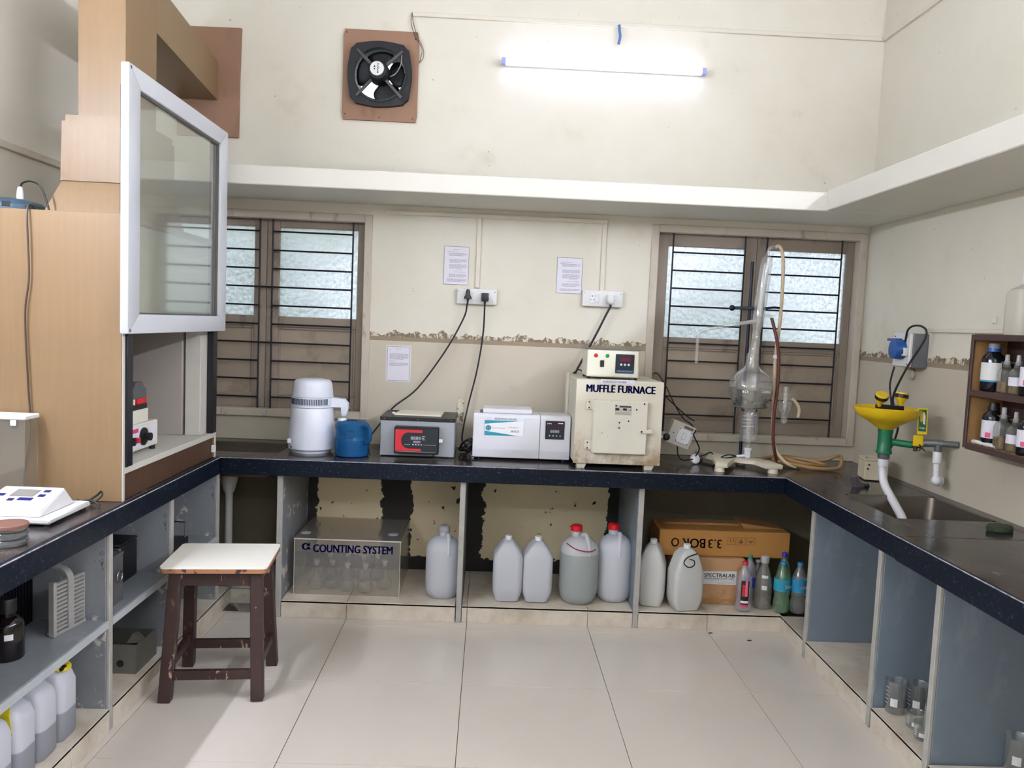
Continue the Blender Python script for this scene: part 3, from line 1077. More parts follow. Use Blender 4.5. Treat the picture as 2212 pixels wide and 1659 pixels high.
def tube_lamp(label, loc, L, m, sgn=-1, caps=True):
    t = thing('tube_lamp', label, 'lamp', loc)
    MB().box(-L / 2, L / 2, -.012, .0115, -.014, .014, .003, 1).build('batten', m_white, t, 0).location = (0, -sgn * .0, 0)
    MB().cyl((-L / 2 + .012, sgn * .030, 0), (L / 2 - .012, sgn * .030, 0), .0155, n=14).build('tube', m, t)
    for s_ in (-1, 1):
        MB().box(s_ * L / 2 - .0115, s_ * L / 2 + .0115, -.047 if sgn < 0 else .0125, -.0125 if sgn < 0 else .047, -.018, .018, .003, 1).build('end_cap', m_cap, t, 0)
    return t


lamp1 = tube_lamp('glowing white tube lamp on the back wall', (.558, YB - .0125, 2.905), 1.085, m_tube)
m_tape = M('blue insulating tape', '#4d6fa0', .5, var=.15)
t = thing('lamp_wiring', 'taped blue lead hanging from the trunking to the tube lamp', 'wiring', (.63, YB - .03, 3.13))
MB().tube([(0, .01, .01), (.004, 0, -.03), (.008, 0, -.06), (.001, 0, -.10)], .0075, 8).build('taped_joint', m_tape, t)
MB().tube([(.001, 0, -.10), (-.004, 0, -.118), (-.03, .005, -.145), (-.055, .012, -.17), (-.065, .015, -.20)], .003, 6).build('wire', m_white, t)
MB().lathe([(0, 0), (.010, 0), (.012, .008), (0, .012)], (0, .012, .003), 10).build('hook', m_white, t)
m_tube2 = emit('room and fill tube light', '#e6ecff', ROOM_TUBE_POWER)
tube_lamp('white tube lamp on the wall opposite the windows', (.45, YF + .0125, 2.95), .6, m_tube2, 1)
for x_l, rz_l, y_l, z_l, lab_l in ((XL, -PI / 2, 1.9, 2.35, 'white tube lamp on the left wall just behind the fume hood bench'), (XL, -PI / 2, .55, 2.35, 'added fill tube on the left wall near the opposite wall'),
                                   (XR, PI / 2, 2.05, 2.6, 'added fill tube on the right wall above the ledge'), (XR, PI / 2, .75, 2.6, 'added fill tube halfway along the right wall'), (XR, PI / 2, -.55, 2.6, 'added fill tube at the far end of the right wall')):  # second left tube and all right-wall tubes are added fill lights, out of view
    l_ = tube_lamp(lab_l, (x_l + (.0125 if x_l < 0 else -.0125), y_l, z_l), 1.2, m_tube2, 1)
    l_.rotation_euler = (0, 0, rz_l)

# ------------------------------------------------------------------ switchboards, plugs and notices
def switchboard(label, x0, x1, z0, z1):
    t = thing('switchboard', label, 'switchboard', ((x0 + x1) / 2, YB, z0))
    w, h = x1 - x0, z1 - z0
    MB().box(-w / 2, w / 2, -.034, -.0005, 0, h, .006, 2).build('box', m_white, t)
    for x in (-.045, .045):
        MB().box(x - .026, x + .026, -.037, -.0345, h * .22, h * .80, .001, 1).build('module', m_white_plastic, t, 0)
        k = -1 if x < 0 else 1
        MB().box(x - .0 if k < 0 else x - .024, x + .024 if k < 0 else x, -.040, -.0375, h * .28, h * .74, .001, 1).build('switch', m_white, t, 0)
        sk = MB()
        xs = x + k * .013
        for dx, dz, r_ in ((0, .012, .0035), (-.008, -.008, .0026), (.008, -.008, .0026)):
            sk.cyl((xs + dx, -.0378, h * .5 + dz), (xs + dx, -.0372, h * .5 + dz), r_, n=8)
        sk.build('socket_hole', m_black, t)
    sc = MB()
    for x in (-w / 2 + .012, w / 2 - .012):
        sc.cyl((x, -.0352, h * .82), (x, -.0342, h * .82), .003, n=8)
    sc.build('screw', m_dull_steel, t)
    return t


switchboard('white switchboard with two black plugs', -.191, .029, 1.599, 1.685)
switchboard('white switchboard with one white plug above the furnace', .502, .727, 1.615, 1.705)


def power_cord(label, loc, path, m, plug='round', r=.0045):
    t = thing('power_cord', label, 'cord', loc)
    b = MB()
    if plug == 'round':
        b.loft([rsec(.020, .020, .009, z) for z in ()] or [rsec(.014, .02, .006, .030), rsec(.020, .024, .008, .022), rsec(.026, .028, .010, 0), rsec(.042, .030, .012, -.014), rsec(.042, .030, .012, -.020), rsec(.012, .014, .005, -.024), rsec(.009, .010, .004, -.046)])
    elif plug == 'square':
        b.box(-.020, .020, -.016, .016, -.024, .022, .004, 2)
        b.loft([rsec(.014, .014, .005, -.0235), rsec(.009, .010, .004, -.048)])
    else:
        b.loft([rsec(.036, .026, .012, .020), rsec(.042, .034, .014, .010), rsec(.042, .034, .014, -.014), rsec(.034, .026, .012, -.026), rsec(.012, .012, .005, -.032)])
    b.build('plug', m, t)
    MB().tube([(0, 0, -.03)] + path, r, 8).build('cable', m_cord, t)
    return t


power_cord('black lead from wall plug to the grey water bath', (-.130, YB - .060, 1.648),
           [(-.003, .0, -.055), (-.02, .01, -.13), (-.115, .01, -.315), (-.26, .01, -.525), (-.385, .0, -.632), (-.455, -.01, -.725), (-.50, -.04, -.79), (-.51, -.05, -.842)], m_black, 'round')
power_cord('black lead hanging from wall plug to coils beside the white digester', (-.036, YB - .058, 1.640),
           [(0, .0, -.055), (-.003, .02, -.20), (-.028, .02, -.40), (-.072, .01, -.61), (-.095, -.05, -.765), (-.08, -.10, -.80), (-.06, -.13, -.815), (-.075, -.16, -.826), (-.10, -.14, -.83), (-.09, -.10, -.83), (-.06, -.12, -.832)], m_black, 'square')
power_cord('thick black lead from white plug down to the furnace', (.655, YB - .058, 1.660),
           [(.0, .0, -.045), (-.02, .01, -.09), (-.065, .01, -.19), (-.12, -.01, -.30), (-.172, -.03, -.40), (-.18, -.03, -.43)], m_white, 'white', .006)
# tangle of cord beside the digester with a second plug
t = thing('tangled_cable', 'tangled black cord lying between water bath and digester', 'cord', (-.10, 4.05, .797))
MB().tube([(-.04, .14, .02), (-.03, .08, .05), (.0, .03, .085), (.03, .05, .07), (.0, .07, .03), (-.03, .04, .06), (.02, .02, .10), (.035, .05, .05), (.0, .06, .012), (-.02, .0, .012), (.01, -.05, .012), (.0, -.08, .006)], .0045, 8).build('cable', m_cord, t)
MB().tube([(.02, .04, .03), (.03, .01, .075), (.0, -.01, .07), (-.02, .03, .04), (.01, .05, .02)], .0045, 8).build('loop', m_cord, t)
MB().box(.003, .028, -.105, -.07, .006, .034, .004, 1).build('plug', m_black, t, 0)
pn = MB()
for z in (.012, .02, .028):
    pn.cyl((.028, -.09, z), (.042, -.094, z - .002), .002, n=6)
pn.build('pin', m_steel, t)


def notice(label, cx, z0, w, h, blocks, border=True, seed=0):
    """printed sheet; body text too small to read is shown as rows of print"""
    rnd = random.Random(seed)
    t = thing('paper_notice', label, 'notice', (cx, YB, z0))
    MB().box(-w / 2, w / 2, -.0025, -.0005, 0, h).build('sheet', m_paper, t, 0)
    rows = []
    for z, n, x0, x1, st in blocks:
        for i in range(n):
            x = x0 * w
            zz = (z - i * st) * h
            end = x1 * w - (rnd.random() * .25 * w if i == n - 1 else rnd.random() * .02 * w)
            while x < end:
                l = rnd.uniform(.004, .013)
                rows.append((x, min(x + l, end), zz, zz + h * .010))
                x += l + .0022
    quads(m_grey_ink, t, rows, FRONT, (-w / 2, -.0028, 0), 'print')
    if border:
        e = .0018
        i_ = .0 if border == 'edge' else .006
        b = MB()
        for r_ in ((i_, w - i_, i_, i_ + e), (i_, w - i_, h - i_ - e, h - i_), (i_, i_ + e, i_, h - i_), (w - i_ - e, w - i_, i_, h - i_)):
            b.box(r_[0] - w / 2, r_[1] - w / 2, -.0032, -.0026, r_[2], r_[3])
        b.build('border', M('notice border', '#5d5866', .6), t, 0)
    return t


body = [(.91, 1, .37, .63, .02), (.865, 1, .14, .66, .02), (.82, 1, .12, .92, .02), (.80, 3, .2, .92, .024), (.71, 1, .12, .27, .02),
        (.65, 4, .22, .92, .024), (.52, 5, .22, .92, .024), (.385, 1, .5, .88, .02), (.33, 1, .4, .92, .02), (.27, 4, .22, .92, .024), (.14, 4, .14, .94, .022)]
notice('paper notice above the switchboard with black plugs', -.202, 1.703, .138, .21, body, 'edge', 1)
notice('paper notice above the furnace beside the white plug', .427, 1.681, .142, .198, body[:-1] + [(.12, 3, .14, .94, .022)], 'edge', 2)
notice('bordered paper notice stuck low beside the left window', -.504, 1.151, .138, .203,
       [(.90, 1, .38, .65, .02), (.86, 1, .14, .36, .02), (.82, 1, .14, .34, .02), (.76, 7, .14, .90, .024), (.56, 1, .14, .5, .02), (.51, 4, .14, .90, .024)], True, 3)

ZB = .7972   # worktop surface

# ------------------------------------------------------------------ water distiller and jug
m_dist = M('distiller white', '#dfe3ee', .3, var=.02)
t = thing('water_distiller', 'white countertop water distiller with vented collar and spout', 'distiller', (-.905, 4.085, ZB))
MB().lathe([(0, .004), (.095, .004), (.098, .0), (.10, .006), (.10, .014), (0, .014)], n=36).build('foot_ring', m_dist, t)
MB().lathe([(0, .016), (.112, .016), (.1185, .022), (.119, .035), (.108, .228), (.106, .232), (0, .232)], n=40).build('body', m_dist, t)
MB().lathe([(.100, .233), (.107, .234), (.1065, .285), (.100, .287)], n=48).build('collar', m_dist, t)
MB().lathe([(.1045, .246), (.1075, .246), (.1075, .2465)], n=48).build('collar_groove', m_pale_ink, t)
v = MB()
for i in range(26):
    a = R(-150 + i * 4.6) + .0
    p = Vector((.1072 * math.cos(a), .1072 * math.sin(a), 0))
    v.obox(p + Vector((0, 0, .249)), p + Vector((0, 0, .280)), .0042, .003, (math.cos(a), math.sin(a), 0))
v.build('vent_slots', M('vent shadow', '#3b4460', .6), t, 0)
MB().lathe([(0, .3785), (.05, .379), (.082, .374), (.094, .364), (.099, .345), (.1045, .290), (.1045, .288), (0, .288)], n=40).build('lid', m_dist, t)
MB().loft([[(.095, y, .236), (.095, y2, .236), (.095, y2, .284), (.095, y, .284)] for y, y2 in ((-.03, .03),)] +
          [[(.165, -.024, .236), (.165, .024, .236), (.165, .024, .279), (.165, -.024, .279)],
           [(.186, -.02, .232), (.186, .02, .232), (.186, .02, .255), (.186, -.02, .255)]]).build('spout_arm', m_dist, t, 0)
MB().loft([[(.150, -.022, .2355), (.188, -.022, .2355), (.188, .022, .2355), (.150, .022, .2355)],
           [(.152, -.018, .205), (.180, -.018, .2), (.180, .018, .2), (.152, .018, .205)],
           [(.156, -.014, .19), (.172, -.014, .19), (.172, .014, .19), (.156, .014, .19)]]).build('spout', m_dist, t, 0)
MB().box(-.108, -.088, -.082, -.062, .048, .072, .004, 1).build('switch', m_dist, t, 0)
MB().lathe([(0, 0), (.0055, 0), (.0055, .001), (0, .001)], (-.085, -.083, .032), 10, (-.7, -.7, 0)).build('socket_dot', m_black, t)

g = G('blue jug plastic')
tr = g.n('BsdfTransparent')
tr.inputs[0].default_value = c('#79b0d6')
mx = g.n('MixShader')
mx.inputs[0].default_value = .36
g.b.inputs['Base Color'].default_value = c('#2f78ad')
g.b.inputs['Roughness'].default_value = .12
g.t.links.new(tr.outputs[0], mx.inputs[1])
g.t.links.new(g.b.outputs[0], mx.inputs[2])
g.t.links.new(mx.outputs[0], g.t.nodes['Material Output'].inputs[0])
m_jug = g.m
t = thing('water_jug', 'translucent blue water jug under the distiller spout', 'jug', (-.682, 4.0, ZB))
MB().lathe([(0, .0), (.078, .0), (.086, .006), (.087, .02), (.085, .028), (.087, .036), (.085, .05), (.087, .06), (.086, .09), (.083, .096), (.083, .14), (.086, .145), (.085, .160), (.07, .172), (.03, .178), (.028, .18), (0, .18)], n=36).build('body', m_jug, t)
MB().lathe([(0, .0), (.079, .002), (.081, .085), (0, .085)], n=28).build('water', M('blue water', '#2a6c9e', .1, var=.03), t)
MB().tube([(.05, -.045, .155), (.085, -.065, .158), (.100, -.072, .14), (.098, -.07, .09), (.075, -.055, .075)], .011, 8).build('handle', m_jug, t)
MB().lathe([(0, .197), (.02, .197), (.022, .194), (.022, .181), (0, .181)], (-.058, .03, -.0125), 20).build('cap', m_dist, t)
MB().box(-.02, .02, -.0885, -.0865, .10, .135, .001, 1).build('raised_panel', m_jug, t, 0)

# ------------------------------------------------------------------ grey water bath
t = thing('water_bath', 'grey metal water bath with red and black control box', 'water bath', (-.352, 4.015, ZB))
m_grey = M('grey hammered paint', '#9a9ea3', .4, .2, var=.05)
MB().box(-.19, .19, .0, .30, .004, .186, .003, 1).build('tank', m_grey, t, 0)
for x in (-.17, .17):
    for y in (.02, .28):
        MB().cyl((x, y, 0), (x, y, .0038), .012, n=10).build('foot', m_black, t)
MB().box(-.193, .193, -.004, .304, .1865, .204, .002, 1).build('top_plate', m_black, t, 0)
MB().prism([(-.13, .06), (.115, .06), (.12, .245), (-.115, .245)], 'z', .2045, .214, .002).build('lid', M('lid cream', '#d8d2c0', .5, var=.03), t, 0)
MB().sphere((-.135, .09, .2125), .010, 10, .7).build('lid_knob', m_white, t)
rv = MB()
for x in (-.17, 0, .17):
    rv.cyl((x, -.0055, .195), (x, -.0042, .195), .0025, n=8)
rv.build('rivet', m_steel, t)
cb = MB().box(-.112, .113, -.055, -.0005, .024, .162, .004, 1).build('control_box', m_black, t, 0)
m_panel_dk = M('dark control panel', '#152028', .3, var=.05)
MB().box(-.108, .109, -.0562, -.0553, .03, .156).build('front_panel', m_panel_dk, cb, 0)
rp = []
th = [PI / 2 + PI * i / 14 for i in range(15)]
b = MB()
outer = [(.03, .148), (-.106, .148), (-.106, .040), (.024, .040), (.024, .052)]
inner = [(-.04 + .036 * math.cos(a), .093 + .041 * math.sin(a)) for a in th]
poly = [(.03, .134)] + inner + [(.024, .052), (.024, .040), (-.106, .040), (-.106, .148), (.03, .148)]
b.face(b.pts([(x, -.0566, z) for x, z in poly]))
b.build('red_band', m_red_ink, cb, 0)


def digits(n, m, par, x0, z0, w, h, y, st=.12, rot=FRONT, body='8'):
    text(body * n, m, par, (x0, y, z0), w, h, rot, 0, 'digits')


digits(4, m_pale_ink, cb, -.003, .106, .05, .017, -.0567)
digits(4, m_pale_ink, cb, .003, .087, .036, .012, -.0567)
rows = [(.028, .032 + .012 * k, .098 + .008 * i, .1 + .008 * i) for i, k in ((0, 1), (1, .6), (2, 1))]
rows += [(-.02 + i * .014, -.012 + i * .014, .071, .075) for i in range(4)] + [(-.06, -.03, .0725, .0735), (.036, .1, .0725, .0735), (-.1, .1, .036, .0368)]
quads(m_white_ink, cb, rows, FRONT, (0, -.0567, 0), 'print')
MB().loft([rsec(.02, .02, .004, 0), rsec(.016, .016, .004, .018)]).build('knob', m_white, cb, 40, (.1135, -.03, .093), (0, PI / 2, 0))
MB().tube([(.085, -.03, .024), (.09, -.035, .01), (.105, -.045, .005), (.16, -.06, .0052), (.19, -.05, .005)], .003, 6).build('sensor_lead', m_cord, t)

# ------------------------------------------------------------------ white digester
t = thing('block_digester', 'white bench digester with teal label and dark display', 'digester', (.184, 4.02, ZB))
m_dig = M('white textured enamel', '#d2d2d8', .4, var=.02)
MB().prism([(.0, .012), (.21, .012), (.21, .235), (.02, .238), (.004, .225), (-.006, .055)], 'x', -.252, .092, .004).build('body', m_dig, t, 0)
MB().prism([(.0, .012), (.21, .012), (.21, .235), (.02, .238), (.004, .225), (-.006, .055)], 'x', .0935, .250, .004).build('control_module', m_dig, t, 0)
MB().prism([(.03, .2385), (.20, .2385), (.20, .262), (.04, .262), (.03, .255)], 'x', -.205, .05, .004).build('lid', m_dig, t, 0)
MB().box(-.22, -.206, .05, .09, .2385, .25, .002, 1).build('hinge', m_dull_steel, t, 0)
for x in (-.22, .22):
    for y in (.03, .18):
        MB().cyl((x, y, 0), (x, y, .0122), .012, n=10).build('foot', m_black, t)
tilt = math.atan2(.010, .17)
lb = MB().box(-.193, .008, -.0018, -.0008, .128, .205).build('maker_label', M('label white', '#e2e2e4', .5, var=.02), t, 0)
lb.rotation_euler = (0, 0, 0)
lb.location = (0, -.0015, 0)
b = MB()
b.face(b.pts([(-.193, -.002, .205), (-.193, -.002, .186), (-.06, -.002, .2005), (-.02, -.002, .205)]))
b.face(b.pts([(-.193, -.002, .128), (-.193, -.002, .150), (-.06, -.002, .1335), (-.02, -.002, .128)]))
b.build('teal_band', m_teal_ink, lb, 0)
MB().lathe([(0, 0), (.0145, 0), (.0145, .0003), (0, .0003)], (-.174, -.0022, .166), 20, (0, 1, 0)).build('emblem', m_teal_ink, lb)
text('N', m_white_ink, lb, (-.174, -.0028, .166), .012, .017, FRONT, .02)
text('SpectraLab', m_pale_ink, lb, (-.123, -.0024, .166), .07, .013, FRONT)
text('COD Digester', m_grey_ink, lb, (-.045, -.0024, .171), .05, .007, FRONT)
text('2015 D', m_black_ink, lb, (-.038, -.0024, .151), .042, .010, FRONT, .02)
st = MB().box(-.165, .01, -.0026, -.0016, .206, .2225).build('paper_strip', m_white_plastic, t, 0)
text('RESEARCH WORK', m_grey_ink, st, (-.085, -.0032, .214), .115, .009, FRONT, .02)
dp = MB().box(.120, .218, -.006, -.0005, .118, .213, .002, 1).build('display', M('display navy', '#1a2434', .25, var=.05), t, 0)
MB().box(.124, .214, -.0066, -.0062, .166, .208).build('display_window', M('display plum', '#2c1a2c', .2, var=.05), dp, 0)
text('8888', m_pale_ink, dp, (.168, -.0068, .160), .046, .015, FRONT)
quads(m_white_ink, dp, [(.140 + i * .018, .145 + i * .018, .134, .140) for i in range(4)] + [(.184, .21, .2, .204), (.128, .15, .200, .202), (.128, .1295, .195, .202), (.138, .1395, .195, .202), (.1485, .15, .195, .202)], FRONT, (0, -.0068, 0), 'print')

# ------------------------------------------------------------------ muffle furnace with controller
m_furn = chipped('worn cream enamel', '#d0cbbb', '#94846a', .64, .78, 6, .45, (1, 1, .7))
g = G('scorched cream enamel')
X, Y, Z = g.xyz()
k = g.math('MULTIPLY', g.step(g.noise(9, 6, .7), .38, .58), g.step(Z, .22, .04))
bz = g.mix(g.noise(4, 3), c('#d6d1c1'), c('#ccc6b4'))
g.base(g.mix(g.math('MULTIPLY', k, .8), bz, c('#8a6840')))
g.rough(.45)
m_furn_front = g.m
m_door = chipped('chipped cream door', '#d3cfc0', '#2b2418', .695, .71, 17, .45)
fu = thing('muffle_furnace', 'worn cream muffle furnace with square hinged door', 'furnace', (.656, 3.88, ZB))
MB().box(-.217, .217, .004, .45, .028, .443, .003, 1).build('body', m_furn, fu, 0)
MB().box(-.218, .218, -.002, .0038, .024, .444, .001, 1).build('front_plate', m_furn_front, fu, 0)
for x in (-.175, .165):
    for y in (.03, .42):
        MB().prism([(x - .022, 0), (x + .015, 0), (x + .028, .0275), (x - .022, .0275)], 'y', y - .025, y + .025).build('foot', m_furn, fu, 0)
dr = MB().box(-.130, .141, -.026, -.006, .080, .344, .004, 1).build('door', m_door, fu, 0)
for z in (.096, .298):
    MB().box(-.168, -.133, -.014, -.0025, z, z + .046, .002, 1).build('hinge', m_furn, fu, 0)
    hs = MB()
    for dz in (.008, .036):
        hs.cyl((-.152, -.0155, z + dz), (-.152, -.0138, z + dz), .004, n=8)
    hs.build('bolt', m_black, fu)
    MB().cyl((-.131, -.018, z - .004), (-.131, -.018, z + .05), .005, n=8).build('hinge_pin', m_furn, fu)
MB().box(.105, .165, -.032, -.0265, .188, .206, .002, 1).build('latch', m_furn, fu, 0)
MB().box(.142, .172, -.026, -.0025, .184, .210, .002, 1).build('latch_keeper', m_furn, fu, 0)
MB().cyl((.112, -.0335, .197), (.112, -.0318, .197), .005, n=8).build('latch_bolt', m_black, fu)
MB().prism([(-.008, .238), (.028, .270), (.062, .240), (.030, .205)], 'y', -.0285, -.0262).build('peephole_cover', m_door, dr, 0)
bt = MB()
for x, z in ((.0, .238), (.045, .247), (.0, .212), (-.02, .322), (.083, .305), (.12, .335)):
    bt.cyl((x, -.0305, z), (x, -.0263, z), .0042, n=8)
bt.build('bolt', m_black, dr)
pl = MB().box(-.025, .058, -.0275, -.0263, .275, .325).build('rating_plate', M('plate grey', '#b9b6ac', .4, .2), dr, 0)
quads(m_black_ink, pl, [(-.002, .055, .314, .321), (-.023, -.004, .298, .310), (.015, .034, .299, .310), (-.005, .012, .300, .301), (.037, .054, .300, .301), (-.022, .05, .287, .288), (-.022, .05, .281, .282), (.053, .055, .297, .31)], FRONT, (0, -.0278, 0), 'print')
text('MUFFLE FURNACE', m_navy_ink, fu, (.004, -.0030, .4015), .342, .037, FRONT, .05)
ps = MB().box(-.10, .07, -.0046, -.0035, .426, .449).build('paper_strip', m_paper, fu, 0)
text('RESEARCH WORK', m_grey_ink, ps, (-.03, -.0050, .437), .12, .0085, FRONT, .02)
MB().cyl((.2185, .05, .165), (.240, .05, .165), .006, n=10).build('knob_stem', m_furn, fu)
MB().sphere((.256, .05, .165), .019, 16).build('knob', m_black, fu)
MB().box(-.232, -.2175, .36, .445, .12, .455, .002, 1).build('terminal_cover', m_furn, fu, 0)
MB().tube([(-.20, .36, .45), (-.17, .37, .47), (-.15, .37, .463)], .004, 6).build('wire_tail', m_cord, fu)

t = thing('temperature_controller', 'cream temperature controller with red and green lights on the furnace', 'controller', (.625, 3.95, ZB + .4435))
m_ctl = M('controller cream', '#d6d2bf', .45, var=.03)
MB().box(-.132, .132, .0, .20, .012, .150, .003, 1).build('case', m_ctl, t, 0)
for x in (-.12, .12):
    for y in (.02, .18):
        MB().cyl((x, y, 0), (x, y, .0125), .009, n=10).build('foot', m_black, t)
MB().box(-.130, .126, -.003, -.0003, .016, .146, .001, 1).build('front_plate', M('ivory plate', '#dcdac8', .4, var=.02), t, 0)
MB().prism([(-.136, .1505), (.136, .1505), (.136, .153), (-.136, .153)], 'y', -.006, .202).build('top_cover', m_dull_steel, t, 0)
for x, m_, nm in ((-.088, '#b01218', 'red_indicator'), (-.030, '#0d8a4a', 'green_indicator')):
    MB().lathe([(0, -.014), (.007, -.012), (.0095, -.006), (.0105, -.003), (0, -.003)], (x, 0, .119), 16, (0, 1, 0)).build(nm, M(nm + ' lens', m_, .2, var=.05), t)
MB().box(-.066, -.046, -.010, -.0032, .062, .096, .002, 1).build('rocker_switch', m_black, t, 0)
ds = MB().box(.012, .106, -.008, -.0032, .034, .130, .002, 1).build('display', M('controller navy', '#18202e', .3), t, 0)
MB().box(.036, .09, -.0088, -.0083, .094, .115).build('display_window', M('display maroon', '#5c1030', .2), ds, 0)
kb = MB()
for x in (.040, .059, .078):
    kb.cyl((x, -.0092, .078), (x, -.0082, .078), .0058, n=12)
kb.build('button', m_white_plastic, ds)
MB().box(.014, .104, -.0088, -.0083, .038, .050).build('blue_stripe', M('controller blue', '#1f4c80', .4), ds, 0)
text('TEMPERATURE CONTROLLER', m_pale_ink, ds, (.059, -.0092, .044), .07, .005, FRONT)

# ------------------------------------------------------------------ loose switch box, plug and leads by the furnace
sw = thing('switch_box', 'tilted grey metal switch box hanging beside the furnace', 'switch box', (1.03, 4.10, .90))
m_swb = M('grey switch box', '#bdbab2', .45, var=.05)
ang = R(-20)
so = []
so.append(MB().box(-.065, .065, -.03, .03, -.0, .125, .003, 1).build('box', m_swb, sw, 0))
p = MB().box(-.022, .052, -.034, -.0305, .022, .098, .002, 1).build('switch_plate', m_white_plastic, sw, 0)
so.append(p)
so.append(MB().box(.005, .025, -.039, -.0345, .042, .08, .002, 1).build('switch', m_white, sw, 0))
so.append(MB().box(-.0, .05, -.0325, -.0305, .103, .117).build('window', M('dull brown', '#6d635a', .4), sw, 0))
b = MB()
for x, z in ((-.017, .027), (.047, .027), (-.017, .093), (.047, .093), (-.042, .06)):
    b.cyl((x, -.0355 if x > -.03 else -.032, z), (x, -.0335 if x > -.03 else -.0302, z), .003, n=8)
so.append(b.build('screw', m_black, sw))
sw.rotation_euler = (0, R(20), 0)
sw.location = (1.005, 4.12, .895)
t = thing('switch_box_leads', 'black leads drooping from the window grille to the switch box', 'leads', (.94, 4.30, 1.24))
MB().tube([(-.01, .12, .01), (.01, .10, .015), (.05, .05, -.05), (.09, .0, -.14), (.12, -.10, -.21), (.145, -.16, -.23), (.16, -.21, -.26), (.145, -.24, -.28), (.17, -.22, -.32), (.19, -.20, -.36), (.175, -.19, -.40)], .0035, 6).build('wire', m_cord, t)
MB().tube([(-.02, .11, -.05), (.03, .05, -.09), (.08, -.02, -.14), (.13, -.10, -.19), (.165, -.16, -.215)], .0035, 6).build('wire', m_cord, t)
MB().tube([(.08, -.17, -.345), (.085, -.175, -.40), (.11, -.18, -.425), (.14, -.19, -.42), (.16, -.20, -.415)], .0035, 6).build('wire', m_cord, t)
t = thing('white_plug', 'white plug top lying on the worktop beside the switch box', 'plug', (1.115, 4.12, ZB + .021))
MB().lathe([(0, -.014), (.018, -.014), (.026, -.006), (.026, .008), (.016, .014), (0, .015)], (0, 0, .006), 16, (.2, -1, .35)).build('body', m_white_plastic, t)
MB().tube([(.01, .03, .01), (.06, .05, .02), (.10, .06, .035), (.12, .06, .01), (.125, .06, -.012)], .0035, 6).build('wire', m_cord, t)

# ------------------------------------------------------------------ glass distillation set on a retort stand
m_stand_base = M('cream cast iron', '#d6cdb9', .45, var=.05)
m_navy_metal = M('dark blue iron', '#131c30', .4, .3)
rs = thing('retort_stand', 'retort stand with cream base and dark rod behind the flask', 'stand', (1.375, 4.22, ZB))
b = MB()
b.prism([(-.20, .10), (-.17, .12), (-.09, -.02), (.02, -.03), (.12, -.16), (.14, -.30), (.05, -.31), (.035, -.18), (-.06, -.13), (-.15, -.32), (-.21, -.31), (-.16, -.10), (-.22, .06)], 'z', .022, .045, .004)
b.build('base', m_stand_base, rs)
for x, y in ((-.182, -.29), (.095, -.285), (-.19, .09), (.0, -.06)):
    MB().cyl((x, y, 0), (x, y, .0218), .026, .024, n=16).build('foot', m_stand_base, rs)
MB().cyl((-.0, -.045, .0455), (-.0, -.045, 1.085), .009, n=12).build('rod', m_navy_metal, rs)
cl = MB().obox((-.085, -.06, .837), (.05, -.09, .840), .014, .016, (0, 0, 1), .002).build('clamp', m_navy_metal, rs, 0)
MB().sphere((-.098, -.058, .836), .016, 12).build('clamp_knob', m_navy_metal, cl)
MB().tube([(.045, -.09, .84), (.06, -.115, .84), (.10, -.125, .845), (.135, -.11, .845), (.15, -.09, .848)], .006, 8).build('clamp_jaw', m_navy_metal, cl)
MB().obox((-.0, -.045, .325), (-.03, -.05, .325), .012, .012, (0, 0, 1), .002).build('ring_boss', m_navy_metal, rs, 0)
b = MB()
n_ = 28
b.tube([(.008 + .085 * math.cos(2 * PI * i / n_), -.12 + .085 * math.sin(2 * PI * i / n_), .323) for i in range(n_ + 1)], .005, 8, 1)
b.build('support_ring', m_dull_steel, rs)

m_lab = glass('laboratory glass', '#fcfdfd', .0, .90, .22)
ds = thing('distillation_flask', 'round glass boiling flask with condenser and side arm', 'glassware', (1.383, 4.10, ZB + .30))
m_frost = glass('frosted glass', '#f6f6f8', .2, .74, .12)
# bulb with neck
R0 = .115
prof = [(0, .0)] + [(R0 * math.sin(a), R0 - R0 * math.cos(a)) for a in [R(10 * i) for i in range(1, 15)]] + [(.060, .2115), (.048, .220), (.039, .231), (.0345, .245), (.033, .262), (.032, .285), (.028, .297), (.028, .30)]
MB().lathe(prof, n=36).build('bulb', m_lab, ds)
w = [(0, .006)] + [((R0 - .004) * math.sin(a), R0 - (R0 - .004) * math.cos(a)) for a in [R(10 * i) for i in range(1, 10)]] + [(0, R0 + .0)]
g = G('water in flask')
g.b.inputs['Base Color'].default_value = c('#c9cdc2')
g.b.inputs['Transmission Weight'].default_value = 1.0
g.b.inputs['Roughness'].default_value = .02
g.b.inputs['IOR'].default_value = 1.33
MB().lathe(w, n=36).build('water', g.m, ds)
text('5000ml', m_white_ink, ds, (.0465, -.1096, .108), .055, .014, (PI / 2, 0, R(23)), 0, 'volume_mark', False).scale = (-1, 1, 1)
text('426', m_white_ink, ds, (-.060, -.1028, .106), .034, .014, (PI / 2, 0, R(-30)), 0, 'volume_mark', False).scale = (-1, 1, 1)
up = Vector((.085, .02, 1)).normalized()
base_p = Vector((.004, .0, .30))
MB().lathe([(.028, .0), (.024, .012), (.0235, .07), (.026, .075), (.019, .078), (.0185, .13), (.027, .15), (.030, .165), (.030, .24), (.029, .25)], base_p, 24, up).build('joint', m_lab, ds)
MB().lathe([(.029, .25), (.031, .26), (.030, .47), (.027, .50), (.012, .515), (.009, .525), (.009, .535)], base_p, 24, up).build('condenser', m_lab, ds)
MB().lathe([(.013, .20), (.015, .22), (.017, .26), (.017, .44), (.013, .47), (.0, .48)], base_p, 16, up).build('inner_tube', m_frost, ds)
q = base_p + up * .18
MB().tube([q + Vector((-.02, 0, -.01)), q + Vector((-.05, -.01, -.015)), q + Vector((-.13, -.03, -.03))], [.013, .010], 10).build('side_joint', m_frost, ds)
